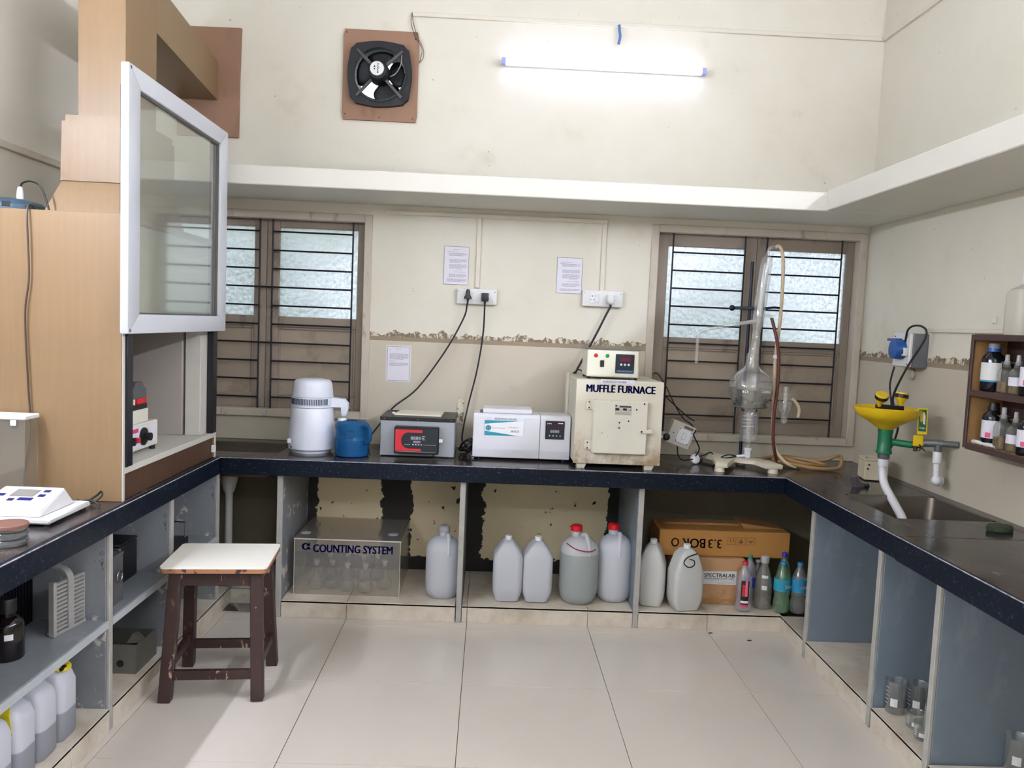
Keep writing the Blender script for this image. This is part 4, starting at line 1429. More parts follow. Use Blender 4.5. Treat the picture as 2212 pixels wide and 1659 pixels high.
MB().tube([q + Vector((-.12, -.03, -.028)), q + Vector((-.20, -.035, -.045)), q + Vector((-.28, -.04, -.062)), q + Vector((-.318, -.04, -.08)), q + Vector((-.325, -.04, -.12)), q + Vector((-.325, -.04, -.24))], .0085, 10).build('delivery_tube', m_lab, ds)
q2 = base_p + up * .20
MB().tube([q2 + Vector((.02, 0, 0)), q2 + Vector((.05, -.005, .004)), q2 + Vector((.065, -.005, -.012))], .007, 8).build('inlet_nozzle', m_lab, ds)
q3 = base_p + up * .525
MB().tube([q3, q3 + Vector((.003, 0, .02)), q3 + Vector((.02, 0, .035)), q3 + Vector((.045, 0, .03))], .008, 8).build('outlet_nozzle', m_lab, ds)

hs = thing('glass_heater', 'coiled glass heater on a white connector under the flask', 'heater', (1.388, 4.10, ZB + .055))
MB().lathe([(.020, .075), (.045, .08), (.058, .086), (.058, .092), (.046, .096), (.047, .235), (.049, .24)], n=24).build('jacket', m_lab, hs)
b = MB()
cp = []
for i in range(4 * 14 + 1):
    a = 2 * PI * i / 14
    cp.append((.036 * math.cos(a), .036 * math.sin(a), .150 + .075 * i / 56))
b.tube(cp, .0055, 8, 1)
b.build('coil', m_frost, hs)
b = MB()
for i in range(7):
    a = 2 * PI * i / 7
    b.tube([(.006 * math.cos(a), .006 * math.sin(a), .09), (.014 * math.cos(a), .014 * math.sin(a), .115), (.026 * math.cos(a), .026 * math.sin(a), .142)], .0025, 5)
b.build('filaments', m_frost, hs)
MB().cyl((0, 0, .03), (0, 0, .085), .014, n=14).build('stem', m_lab, hs)
MB().loft([rsec(.036, .032, .006, .046), rsec(.036, .032, .006, .032), rsec(.028, .026, .005, .031), rsec(.03, .026, .005, .0), rsec(.02, .02, .005, -.008)]).build('connector', m_white_plastic, hs)
MB().cyl((-.012, 0, .004), (-.05, .02, -.005), .007, n=10).build('connector_arm', m_white_plastic, hs)
MB().tube([(-.05, .02, -.005), (-.10, .0, .004), (-.14, -.01, -.008), (-.13, -.03, -.010), (-.09, -.02, -.006), (-.05, .02, -.004), (-.03, .05, .0)], .0035, 6).build('lead', m_cord, hs)

# rubber hoses of the condenser
m_hose_pale = M('pale rubber hose', '#c5b394', .5, var=.12, scale=20)
m_hose_red = M('red brown rubber hose', '#5c2a22', .45, var=.12, scale=20)
m_hose_tan = M('tan rubber hose', '#9a7a4e', .5, var=.15, scale=20)
t = thing('pale_hose', 'pale rubber hose from the condenser top to the worktop', 'hose', (1.522, 4.11, ZB))
MB().tube([(-.052, 0, 1.157), (-.035, 0, 1.165), (-.015, 0, 1.13), (-.004, 0, 1.03), (-.002, 0, .80), (-.006, .02, .60), (-.004, .02, .48), (.0, .02, .30), (.008, .02, .16), (.03, .0, .08), (.07, -.03, .03), (.12, -.04, .012)], .009, 10).build('tube', m_hose_pale, t)
MB().lathe([(.010, 0), (.015, .004), (.015, .018), (.010, .022)], (-.006, .018, .575), 12).build('connector', m_white_plastic, t)
t = thing('red_brown_hose', 'dark red rubber hose from the condenser side to the worktop', 'hose', (1.522, 4.08, ZB))
MB().tube([(-.053, .019, .79), (-.042, .012, .752), (-.02, .0, .66), (-.005, .0, .56), (-.004, .0, .42), (-.012, .0, .28), (-.004, .01, .15), (.022, .03, .06), (.045, .05, .018)], .0085, 10).build('tube', m_hose_red, t)
t = thing('coiled_tan_hose', 'coiled tan rubber hose lying on the worktop corner', 'hose', (1.66, 4.16, ZB + .003))
MB().tube([(.02, -.05, .012), (-.12, .0, .012), (-.16, .08, .012), (-.02, .12, .03), (.12, .10, .02), (.20, .06, .03), (.25, .02, .06), (.235, -.06, .055), (.20, -.10, .012), (.06, -.12, .012), (-.08, -.06, .028), (-.10, .02, .028), (.0, .06, .034), (.10, .0, .03), (.16, -.04, .012), (.02, -.10, .03), (-.06, -.02, .044)], .010, 8).build('tube', m_hose_tan, t)
qs = Vector((.20, .03, -.07))
MB().lathe([(0, 0), (.014, .004), (.018, .02), (.020, .06), (.034, .08), (.036, .12), (.030, .135), (.030, .15), (.036, .152), (.036, .17), (.018, .175), (.014, .20)], qs, 18).build('separator', m_lab, ds)
MB().tube([qs + Vector((.034, 0, .14)), qs + Vector((.06, -.005, .115)), qs + Vector((.075, -.01, .08)), qs + Vector((.07, -.01, .04))], .008, 8).build('separator_nozzle', m_hose_pale, ds)
MB().tube([(.075, .03, .03), (.12, .03, .015), (.165, .03, .015), (.18, .03, .02)], .008, 8).build('separator_arm', m_clear, ds)

# ------------------------------------------------------------------ under the back bench
PT = PZ + .0004


def milky(name, col, level=None, below=None, tr=.35):
    g = G(name)
    col = c(col)
    if level is not None:
        X, Y, Z = g.xyz()
        cc = g.mix(g.step(Z, level - .003, level + .003), c(below), col)
    else:
        cc = g.mix(g.noise(5, 3), tuple(x * .96 for x in col[:3]), col)
    g.base(cc)
    g.rough(.38)
    t_ = g.n('BsdfTranslucent')
    g.put(t_.inputs[0], cc)
    ms = g.n('MixShader')
    ms.inputs[0].default_value = tr
    g.t.links.new(g.b.outputs[0], ms.inputs[1])
    g.t.links.new(t_.outputs[0], ms.inputs[2])
    g.t.links.new(ms.outputs[0], g.t.nodes['Material Output'].inputs[0])
    return g.m


m_milk = milky('milky plastic', '#e2e4ea')
m_milk_warm = milky('warm milky plastic', '#e6e6e2')
m_milk_water = milky('milky plastic half full', '#dadbdd', .262, '#b4bbb8')
m_milk_low = milky('milky plastic with grey liquid', '#e2e3ea', .098, '#a9abb4')


def can_round(label, x, y, w, d, h, m, cap_m, rz=0, handle=True, wide=False):
    """barrel shaped jerrycan with cap and moulded handle"""
    t = thing('jerrycan', label, 'jerrycan', (x, y, PT), rz)
    r = min(w, d) * .42
    hb = h * .86
    MB().loft([rsec(w * .70, d * .70, r, 0), rsec(w * .84, d * .84, r, .010), rsec(w * .95, d * .95, r, .035), rsec(w, d, r, .08), rsec(w, d, r, hb * .72), rsec(w * .985, d * .985, r, hb * .80),
               rsec(w * .93, d * .93, r, hb * .87), rsec(w * .80, d * .80, r, hb * .935), rsec(w * .55, d * .55, r * .8, hb * .985), rsec(.06, .06, .03, hb)]).build('body', m, t)
    nx = 0 if not wide else -.015
    MB().lathe([(.026, hb - .004), (.026, h - .032)], (nx, .02, 0), 16).build('neck', m, t)
    MB().lathe([(0, h), (.024, h), (.029, h - .004), (.030, h - .030), (0, h - .030)], (nx, .02, 0), 22).build('cap', cap_m, t)
    if handle:
        MB().tube([(.012, .0, hb + .004), (.024, -d * .16, hb + .012), (.028, -d * .34, hb * .93), (.030, -d * .43, hb * .82), (.030, -d * .455, hb * .74)], .0115, 8).build('handle', m, t)
    return t


def can_pinch(label, x, y, w, d, h, m, rz=0, capped=True, top=.045, sh=.70, group=None):
    """jerrycan with a roof-shaped shoulder"""
    t = thing('jerrycan', label, 'jerrycan', (x, y, PT), rz, group)
    r = min(w, d) * .2
    MB().loft([rsec(w * .66, d * .66, r * .7, 0), rsec(w * .78, d * .80, r * .8, .006), rsec(w * .97, d * .97, r, .050), rsec(w, d, r, .075), rsec(w, d, r, h * sh),
               rsec(w * .93, d * .98, r, h * (sh + .05)), rsec(w * .62, d * .84, r * .6, h * .86), rsec(w * .36, d * .60, r * .45, h * .935), rsec(top * .95, top * 1.2, top * .4, h * .955)]).build('body', m, t)
    if capped:
        MB().lathe([(0, h + .006), (.017, h + .006), (.019, h + .002), (.019, h * .955 - .004), (0, h * .955 - .004)], n=18).build('cap', m_white, t)
    return t


can_round('milky jerrycan with grey cap beside the acrylic box', -.196, 3.985, .175, .16, .362, m_milk, milky('grey cap', '#b5b2ba', tr=.1))
can_pinch('milky jerrycan with pinched top, left of a touching pair', .138, 3.975, .150, .16, .325, m_milk)
can_pinch('milky jerrycan with pinched top, right of a touching pair', .291, 3.975, .150, .16, .325, m_milk)
t = can_round('red capped jerrycan holding cloudy water', .505, 3.97, .195, .19, .395, m_milk_water, m_red, R(8), True, True)
MB().tube([(-.08, -.04, .315), (-.05, -.075, .298), (-.01, -.097, .29), (.03, -.10, .288), (.06, -.085, .294)], .003, 6).build('red_string', M('red thread', '#8a2a3c', .7), t)
can_round('red capped empty jerrycan beside the slab', .698, 4.02, .18, .19, .395, m_milk, m_red, R(-14), True, True)
can_pinch('white jerrycan standing at the left end of the carton bay', .886, 3.965, .138, .15, .335, m_milk_warm, R(-16), True, .04, .62)
t = can_pinch('white jerrycan with black wire loop in front of the carton', 1.045, 3.906, .160, .12, .330, m_milk_warm, R(12), True, .05, .60)
MB().tube([(.03, -.055, .30), (-.03, -.075, .29), (-.055, -.085, .265), (-.035, -.095, .245), (.0, -.085, .25), (.005, -.075, .27), (-.02, -.078, .28)], .003, 6).build('wire_loop', m_cord, t)

# acrylic box with flasks
ab = thing('acrylic_box', 'clear acrylic counting system box holding glass flasks', 'acrylic box', (-.68, 3.94, PT))
m_acr = glass('dusty acrylic', '#f6f3ee', .08, .93, .04)
m_acr_edge = M('acrylic edge', '#b9b3a6', .3, var=.1)
w2, d2, h2, th = .268, .44, .285, .004
MB().box(-w2, w2, 0, th, 0, h2).build('front_panel', m_acr, ab, 0)
MB().box(-w2, w2, d2 - th, d2, 0, h2).build('back_panel', m_acr, ab, 0)
MB().box(-w2, -w2 + th, th, d2 - th, 0, h2).build('side_panel', m_acr, ab, 0)
MB().box(w2 - th, w2, th, d2 - th, 0, h2).build('side_panel', m_acr, ab, 0)
MB().box(-w2 - .003, w2 + .003, -.003, d2 + .003, h2 + .0005, h2 + .005).build('lid', m_acr, ab, 0)
MB().box(-w2 - .003, w2 + .003, -.0045, -.0032, h2 - .001, h2 + .005).build('lid_edge', m_acr_edge, ab, 0)
e = MB()
e.box(-w2 - .001, -w2 + .002, -.0015, -.0002, 0, h2)
e.box(w2 - .002, w2 + .001, -.0015, -.0002, 0, h2)
e.build('corner_edge', m_acr_edge, ab, 0)
for x, y in ((-.235, .10), (.215, .12)):
    MB().lathe([(0, .004), (.024, .004), (.027, .002), (.027, 0), (0, 0)], (x, y, h2 + .0055), 20).build('knob', m_frost, ab)
text('\u03b1', m_navy_ink, ab, (-.208, -.0012, .247), .040, .034, FRONT, .05)
text('COUNTING SYSTEM', m_navy_ink, ab, (.028, -.0012, .240), .40, .040, FRONT, .035)
fl_prof = [(0, 0), (.024, 0), (.036, .008), (.041, .022), (.040, .036), (.031, .055), (.016, .070), (.0125, .08), (.0125, .125), (.0155, .128), (.0155, .133)]
spots = [(-.175, .10), (-.095, .11), (-.01, .07), (.085, .06), (.175, .13), (-.13, .24), (-.04, .25), (.05, .23), (.12, .25)]
words_ = ['leftmost flask of the front row inside the acrylic box', 'second flask of the front row inside the acrylic box', 'middle flask of the front row inside the acrylic box',
          'fourth flask of the front row inside the acrylic box', 'rightmost flask of the front row inside the acrylic box'] + ['leftmost flask of the back row inside the acrylic box', 'second flask of the back row inside the acrylic box', 'third flask of the back row inside the acrylic box', 'rightmost flask of the back row inside the acrylic box']
first = None
for (x, y), lab in zip(spots, words_):
    if first is None:
        f_ = thing('glass_flask', lab, 'flask', (-.68 + x, 3.94 + y, PT), 0, 'flasks in the acrylic box')
        MB().lathe(fl_prof, n=22).build('body', m_clear, f_)
        MB().lathe([(0, .118), (.011, .12), (.0145, .134), (.017, .138), (.017, .150), (0, .153)], n=14).build('stopper', m_frost, f_)
        first = f_
    else:
        f_ = copy_tree(first)
        f_['label'] = lab
        f_.location = (-.68 + x, 3.94 + y, PT)

# cartons
m_card = M('brown cardboard', '#a5794a', .8, var=.12, scale=6)
m_card_pale = chipped('pale cardboard', '#b58c66', '#8a6238', .56, .72, 5, .8)
t = thing('cardboard_carton', 'pale cardboard carton with torn white maker label', 'carton', (1.185, 4.05, PT))
MB().box(-.185, .19, -.07, .30, 0, .243, .003, 1).build('box', m_card_pale, t, 0)
MB().box(-.1855, .1905, .11, .118, .2432, .2440).build('seam', m_card, t, 0)
lb = MB().prism([(-.03, .108), (.148, .105), (.148, .178), (-.03, .175)], 'y', -.0716, -.0704).build('label_sheet', m_white, t, 0)
text('SPECTRALAB', m_black_ink, lb, (.058, -.0722, .155), .160, .020, FRONT, .018)
text('INSTRUMENTS PVT. LTD.', m_black_ink, lb, (.058, -.0722, .137), .155, .009, FRONT, .015)
quads(m_pale_ink, lb, [(.0, .09, .124, .127), (.04, .13, .117, .120), (.05, .12, .111, .113)], FRONT, (0, -.0722, 0), 'print')
tp = MB().prism([(-.03, .0), (.02, .012), (.06, .0), (.10, .02), (.14, .004), (.185, .01), (.185, .028), (-.03, .034)], 'y', -.0718, -.0705)
tp.build('torn_patch', m_card, t, 0)
t = thing('long_carton', 'long brown carton lying upside down on the lower carton', 'carton', (1.27, 4.10, PT + .2445))
m_card_y = M('yellow brown cardboard', '#a9783a', .75, var=.15, scale=5)
bx = MB().box(-.345, .345, -.09, .14, 0, .137, .004, 1).build('box', m_card_y, t, 0)
MB().prism([(-.30, .1375), (.15, .1375), (.18, .150), (-.28, .147)], 'y', .03, .10).build('flap', m_card, t, 0)
MB().prism([(.12, .1375), (.34, .138), (.10, .165)], 'y', -.02, .13).build('flap', m_card, t, 0)
m_card_ink = M('dark carton ink', '#2a1d18', .8)
m_card_ink2 = M('faded carton ink', '#6d4a24', .8)
text('BOR', m_card_ink, t, (-.164, -.0908, .068), .120, .050, FRONT, .02, 'lettering', True)
text('3.3', m_card_ink2, t, (-.052, -.0908, .068), .070, .046, FRONT, .015, 'lettering', True)
text('O', m_card_ink2, t, (-.262, -.0908, .07), .04, .046, FRONT, .01, 'lettering', True)
for i in range(3):
    x = .036 + i * .050
    q_ = [(x - .022, x + .022, .105, .107), (x - .022, x + .022, .066, .068), (x - .022, x - .020, .068, .105), (x + .020, x + .022, .068, .105)]
    q_ += [[(x - .010, x - .006, .078, .1), (x + .006, x + .010, .078, .1)], [(x - .003, x + .003, .09, .1), (x - .01, x + .01, .075, .088)], [(x - .012, x + .012, .083, .089), (x - .003, x + .003, .076, .083)]][i]
    quads(m_card_ink2, t, q_, FRONT, (0, -.0908, 0), 'symbol')

# drink bottles
m_pet = glass('pet plastic', '#f2f4f0', .03, .90, .10)
m_pet_green = glass('green pet plastic', '#a4e2ae', .03, .88, .10)
m_pet_lilac = glass('cloudy pet plastic', '#e4e0e8', .06, .80, .10)
m_pet_brown = glass('dusty glass', '#ddd6c8', .05, .86, .10)


def pet(label, x, y, h, r, m, cap, wrap=None, wz=(.4, .66), waist=True, rz=0, cap_r=.0145):
    t = thing('drink_bottle', label, 'bottle', (x, y, PT), rz)
    k = .90 if waist else 1
    MB().lathe([(0, .004), (r * .6, .0), (r * .92, .006), (r, .02), (r * .97, h * .12), (r, h * .14), (r * .97, h * .18), (r, h * .2), (r * k, h * .30), (r * k, h * .34), (r, h * .42), (r, h * .60), (r * .96, h * .66), (r * .72, h * .78),
                (r * .44, h * .87), (r * .36, h * .90), (r * .36, h * .95)], n=24).build('body', m, t)
    MB().lathe([(0, h), (cap_r * .9, h), (cap_r, h - .003), (cap_r, h * .925), (0, h * .925)], n=18).build('cap', cap, t)
    if wrap:
        MB().lathe([(r * 1.012, h * wz[0]), (r * 1.012, h * wz[1])], n=24).build('label', wrap, t)
    return t


m_cap_blue = M('blue cap', '#1f7fb4', .4)
m_cap_dark = M('dark blue cap', '#1b1f9c', .4)
m_cap_green = M('green cap', '#0f8a55', .4)
m_wrap_blue = M('blue label', '#2492c0', .5, var=.06)
m_wrap_teal = M('teal label', '#2a93ab', .5, var=.06)
m_wrap_deep = M('deep blue label', '#2a3fa8', .5, var=.06)
t = pet('drink bottle with red cap and black pink label', 1.350, 3.905, .255, .040, m_pet_lilac, M('red cap', '#c01822', .4), None, waist=True)
b = MB()
for i in range(2):
    pass
for nm, m_, a0, a1, z0, z1 in (('label', m_black_ink, -128, -70, .035, .165), ('label_red', m_red_ink, -118, -100, .085, .145), ('label_pink', M('pink print', '#e0707e', .5), -99, -80, .085, .165), ('label_white', m_white_ink, -126, -72, .050, .062), ('label_stripe', m_magenta_ink, -128, -72, .030, .042)):
    b = MB()
    rr = .0408 if nm == 'label' else .0412
    secs = [[(rr * math.cos(R(a0 + (a1 - a0) * i / 8)), rr * math.sin(R(a0 + (a1 - a0) * i / 8)), z) for i in range(9)] for z in (z0, z1)]
    b.loft(secs, False, False)
    b.build(nm, m_, t)
t = pet('drink bottle with green cap behind the red capped one', 1.413, 4.02, .262, .036, m_pet_lilac, m_cap_green, m_wrap_deep, (.34, .55), False)
pet('small clear bottle with white cap between green cap and dusty bottle', 1.470, 4.062, .225, .030, m_pet, m_white, None, (.4, .6), False)
t = thing('drink_bottle', 'dusty glass bottle with white cap and two paper tags', 'bottle', (1.468, 3.955, PT))
MB().lathe([(0, .003), (.03, 0), (.043, .005), (.044, .02), (.044, .135), (.040, .155), (.024, .205), (.018, .225), (.018, .25)], n=24).build('body', m_pet_brown, t)
MB().lathe([(0, .275), (.020, .275), (.023, .27), (.023, .24), (0, .24)], n=18).build('cap', m_frost, t)
for z0, z1, a0, a1 in ((.165, .18, -125, -75), (.105, .128, -120, -85)):
    b = MB()
    rr = .0375 if z0 > .15 else .0446
    b.loft([[(rr * math.cos(R(a0 + (a1 - a0) * i / 5)), rr * math.sin(R(a0 + (a1 - a0) * i / 5)), z) for i in range(6)] for z in (z0, z1)], False, False)
    b.build('paper_tag', m_white, t)
t = pet('green water bottle with blue cap and teal label', 1.545, 3.90, .262, .041, m_pet_green, m_cap_blue, m_wrap_teal, (.44, .68))
text('Bisleri', m_white_ink, t, (.018, -.0425, .146), .045, .022, (PI / 2, 0, R(20)), .01)
pet('bottle with dark blue cap behind the green water bottle', 1.584, 3.99, .285, .036, m_pet_green, m_cap_dark, None, (.4, .6), False)
t = pet('clear water bottle with blue cap and blue label', 1.630, 3.895, .262, .041, m_pet, m_cap_blue, m_wrap_blue, (.44, .68))
text('Bisleri', m_white_ink, t, (.012, -.0428, .146), .05, .022, (PI / 2, 0, R(14)), .01)

# plastic bag under the left sink
t = thing('plastic_bag', 'crumpled clear plastic bag under the left sink', 'bag', (-1.175, 3.915, .0005))
rnd = random.Random(5)
secs = []
for i in range(9):
    z = .0 + .20 * i / 8
    rr = .085 * math.sin(PI * (.12 + .80 * i / 8)) + .012
    secs.append([(rr * (1 + rnd.uniform(-.14, .14)) * math.cos(2 * PI * k / 14), rr * .8 * (1 + rnd.uniform(-.14, .14)) * math.sin(2 * PI * k / 14), z) for k in range(14)])
MB().loft(secs).build('film', m_clear_plastic, t, 0)

# ------------------------------------------------------------------ wooden stool
m_wood_dark = chipped('chipped dark brown paint', '#33201d', '#a58a78', .62, .64, 16, .45, (1.4, 1.4, .45), '#6a4538', 0, .64)
m_formica = M('cream formica', '#ebe6da', .35, var=.03, scale=5)
m_ply = chipped('raw plywood edge', '#9a6a4a', '#3a221c', .56, .60, 18, .6)
st = thing('wooden_stool', 'dark brown wooden stool with cream laminate seat', 'stool', (-1.035, 3.13, 0), R(5.5))
b = MB()
b.loft([rsec(.395, .325, .02, .502), rsec(.395, .325, .02, .519)])
b.build('seat_board', m_ply, st)
MB().loft([rsec(.398, .328, .02, .5192), rsec(.398, .328, .02, .526)]).build('seat_top', m_formica, st)
tx, ty, bx_, by_ = .150, .105, .172, .160
for sx_ in (-1, 1):
    for sy_ in (-1, 1):
        MB().obox((sx_ * bx_, sy_ * by_, .0), (sx_ * tx, sy_ * ty, .5015), .046, .046, (0, 1, 0), .003, .044, .044).build('leg', m_wood_dark, st, 0)


def at_leg(z):
    k = z / .50
    return bx_ + (tx - bx_) * k, by_ + (ty - by_) * k


x_, y_ = at_leg(.47)
for s_ in (-1, 1):
    MB().obox((-x_ + .02, s_ * y_, .468), (x_ - .02, s_ * y_, .468), .024, .056, (0, 0, 1), .002).build('apron', m_wood_dark, st, 0)
    MB().obox((s_ * x_, -y_ + .02, .468), (s_ * x_, y_ - .02, .468), .024, .056, (0, 0, 1), .002).build('apron', m_wood_dark, st, 0)
x_, y_ = at_leg(.10)
for s_ in (-1, 1):
    MB().obox((-x_ + .02, s_ * y_, .10), (x_ - .02, s_ * y_, .10), .024, .036, (0, 0, 1), .002).build('stretcher', m_wood_dark, st, 0)
x_, y_ = at_leg(.13)
for s_ in (-1, 1):
    MB().obox((s_ * x_, -y_ + .02, .13), (s_ * x_, y_ - .02, .13), .024, .036, (0, 0, 1), .002).build('stretcher', m_wood_dark, st, 0)

# ------------------------------------------------------------------ on the left bench
t = thing('digital_balance', 'white digital balance with blue keys and clear draught shield', 'balance', (-1.50, 2.60, ZB))
m_bal = M('balance white', '#cdcdcc', .35, var=.02)
MB().box(-.14, .135, -.12, .14, .008, .028, .006, 1).build('base', m_bal, t)
MB().hexa([(-.13, -.11, .0285), (.10, -.11, .0285), (.10, .10, .0285), (-.13, .10, .0285),
           (-.12, -.09, .05), (.085, -.09, .05), (.075, .08, .085), (-.12, .08, .085)], .005).build('console', m_bal, t, 0)
sl = math.atan2(.035, .17)


def on_console(x, y):
    return .0504 + (y + .09) * .035 / .17


for nm, x0, x1, y0, y1, m_ in (('display', -.06, .015, .0, .05, M('lcd grey', '#8a8782', .3)), ('key', .03, .05, .035, .05, m_navy_ink), ('key', .03, .05, .0, .015, m_navy_ink), ('key', -.02, .025, -.03, -.012, m_navy_ink),
                               ('key', -.10, -.08, .0, .015, m_navy_ink), ('key', -.05, -.032, -.035, -.02, m_navy_ink)):
    b = MB()
    b.hexa([(x0, y0, on_console(x0, y0) + .0003), (x1, y0, on_console(x1, y0) + .0003), (x1, y1, on_console(x1, y1) + .0003), (x0, y1, on_console(x0, y1) + .0003),
            (x0, y0, on_console(x0, y0) + .002), (x1, y0, on_console(x1, y0) + .002), (x1, y1, on_console(x1, y1) + .002), (x0, y1, on_console(x0, y1) + .002)])
    b.build(nm, m_, t, 0)
for x in (-.12, .115):
    for y in (-.1, .12):
        MB().cyl((x, y, 0), (x, y, .009), .01, n=10).build('foot', m_black, t)
dsx = MB()
t2 = thing('draught_shield', 'clear plastic draught shield with white rim behind the balance', 'shield', (-1.72, 2.76, ZB))
MB().box(-.14, .125, -.015, -.012, .0, .30).build('front_panel', m_clear_plastic, t2, 0)
MB().box(.122, .125, -.0115, .065, .0, .30).build('side_panel', m_clear_plastic, t2, 0)
MB().box(-.14, .132, -.022, .066, .3005, .316, .003, 1).build('rim', m_white, t2, 0)
MB().box(.08, .10, -.023, -.017, .280, .3, .002, 1).build('tab', m_white, t2, 0)
t = thing('balance_leads', 'black leads lying on the bench behind the balance', 'leads', (-1.52, 2.78, ZB))
MB().tube([(-.055, .03, .035), (-.04, .02, .03), (-.02, .0, .012), (.05, .0, .006), (.10, .02, .006), (.14, .03, .03), (.155, .03, .045), (.16, .025, .03), (.13, .01, .006), (.08, -.02, .005)], .0035, 6).build('wire', m_cord, t)
MB().tube([(-.06, .02, .03), (-.03, .0, .016), (.03, -.01, .008), (.08, -.01, .010), (.09, .0, .02)], .006, 6).build('wire', m_cord, t)
MB().tube([(-.06, -.015, .03), (.0, -.01, .018), (.07, -.005, .01), (.13, .0, .02), (.17, -.01, .005)], .0035, 6).build('wire', m_cord, t)
# petri dishes
m_agar = M('brown agar', '#7a564c', .35, var=.1)
for i, lab in enumerate(('lowest glass petri dish of the stack on the left bench', 'middle glass petri dish of the stack on the left bench', 'top glass petri dish with brown content on the left bench')):
    t = thing('petri_dish', lab, 'petri dish', (-1.378, 2.29, ZB + i * .0215), 0, 'petri dishes on the left bench')
    MB().lathe([(0, 0), (.048, 0), (.0495, .002), (.0495, .018), (.048, .018), (.047, .003), (0, .003)], n=28).build('dish', m_clear, t)
    MB().lathe([(0, .021), (.051, .021), (.0525, .0195), (.0525, .011), (.0515, .011), (.051, .019), (0, .0195)], n=28).build('lid', m_clear if i < 2 else m_agar, t)
    MB().lathe([(0, .0034), (.0465, .0034), (.0465, .010 if i < 2 else .0175), (0, .010 if i < 2 else .0175)], n=24).build('contents', m_agar if i == 2 else m_dull_steel, t)

# ------------------------------------------------------------------ left shelves
SZ = .4055
t = thing('slatted_grille', 'silver slatted metal grille with arched strap on the shelf', 'grille', (-1.403, 2.567, SZ), R(-11))
m_silver = M('dull silver paint', '#b3b1ac', .4, .5, var=.1)
MB().box(-.010, .012, -.008, .006, 0, .185, .002, 1).build('end_plate', m_silver, t, 0)
MB().box(-.03, .0, .147, .155, 0, .165, .002, 1).build('end_plate', m_silver, t, 0)
for i in range(12):
    z = .018 + i * .0138
    MB().hexa([(-.001, .0065, z), (.005, .0065, z - .002), (.005, .1465, z - .002), (-.001, .1465, z), (-.001, .0065, z + .007), (.005, .0065, z + .005), (.005, .1465, z + .005), (-.001, .1465, z + .007)]).build('slat', m_silver, t, 0)
MB().box(-.03, .010, .0065, .1465, 0, .010, .002, 1).build('foot_rail', m_silver, t, 0)
pth = [(.0085, .011), (.0085, .15), (.008, .170), (.004, .188), (-.006, .202), (-.022, .210), (-.05, .212), (-.12, .212)]
secs = []
for i, (px, pz) in enumerate(pth):
    ax, az = pth[max(i - 1, 0)]
    bx2, bz2 = pth[min(i + 1, len(pth) - 1)]
    dl = math.hypot(bx2 - ax, bz2 - az)
    nx_, nz_ = (bz2 - az) / dl * .003, -(bx2 - ax) / dl * .003
    secs.append([(px - nx_, .06, pz - nz_), (px + nx_, .06, pz + nz_), (px + nx_, .086, pz + nz_), (px - nx_, .086, pz - nz_)])
MB().loft(secs).build('strap', m_silver, t, 50)
t = thing('finned_heat_sink', 'black finned metal unit standing behind the grille', 'unit', (-1.70, 2.59, SZ))
for i in range(12):
    MB().box(-.10, .16, i * .018 - .10, i * .018 - .094, .0, .26).build('fin', m_black, t, 0)
MB().box(-.11, -.1005, -.11, .11, 0, .265).build('back_plate', m_black, t, 0)

m_amber = M('near black amber glass', '#120c0c', .12, var=.1)
for i, (x, y, s_, lab) in enumerate(((-1.452, 2.405, .92, 'dark reagent bottle with white tag on the left shelf'), (-1.575, 2.36, .9, 'dark reagent bottle at the back of the left shelf'))):
    t = thing('dark_bottle', lab, 'bottle', (x, y, SZ))
    MB().lathe([(0, 0), (.047 * s_, 0), (.05 * s_, .004), (.05 * s_, .115 * s_), (.046 * s_, .128 * s_), (.025 * s_, .145 * s_), (.023 * s_, .16 * s_)], n=26).build('body', m_amber, t)
    MB().lathe([(0, .205 * s_), (.026 * s_, .205 * s_), (.028 * s_, .20 * s_), (.028 * s_, .158 * s_), (0, .158 * s_)], n=20).build('cap', m_black, t)
    for a0, a1, z0, z1 in ((-70, -40, .075, .095), (-110, -90, .07, .09)):
        b = MB()
        b.loft([[(.0505 * s_ * math.cos(R(a0 + (a1 - a0) * k / 5)), .0505 * s_ * math.sin(R(a0 + (a1 - a0) * k / 5)), z * s_) for k in range(6)] for z in (z0, z1)], False, False)
        b.build('tag', m_white, t)

t = thing('black_case', 'black metal case on the shelf behind the stool', 'case', (-1.60, 3.10, SZ))
MB().box(-.20, .185, -.035, .12, 0, .155, .008, 1).build('body', m_black, t)
MB().box(-.20, .185, -.035, .12, .1555, .165, .003, 1).build('lid', m_black, t)
t = thing('ring_handled_box', 'steel box with a ring handle on the shelf', 'box', (-1.48, 2.88, SZ))
MB().box(-.12, .14, -.05, .05, 0, .175, .003, 1).build('body', m_dull_steel, t, 0)
MB().box(-.122, .142, -.052, .052, .1755, .185, .002, 1).build('lid', m_dull_steel, t, 0)
b = MB()
b.tube([(.146 + .004 * math.cos(0), .0 + .02 * math.cos(2 * PI * i / 16), .105 + .02 * math.sin(2 * PI * i / 16)) for i in range(17)], .003, 6, 1)
b.build('ring', m_steel, t)
t = thing('open_steel_box', 'dusty open steel box on the plinth below the shelf', 'box', (-1.50, 3.08, PT))
m_dusty_steel = M('dusty steel', '#6f6c62', .55, .4, var=.2, scale=9)
b = MB()
b.box(-.19, .18, -.085, -.081, 0, .115)
b.box(-.19, .18, .10, .104, 0, .105)
b.box(-.19, -.186, -.081, .10, 0, .11)
b.box(.176, .18, -.081, .10, 0, .11)
b.box(-.186, .176, -.081, .10, 0, .004)
b.build('body', m_dusty_steel, t, 0)
MB().cyl((.12, -.086, .04), (.12, -.0852, .04), .014, n=16).build('hole', m_black, t)
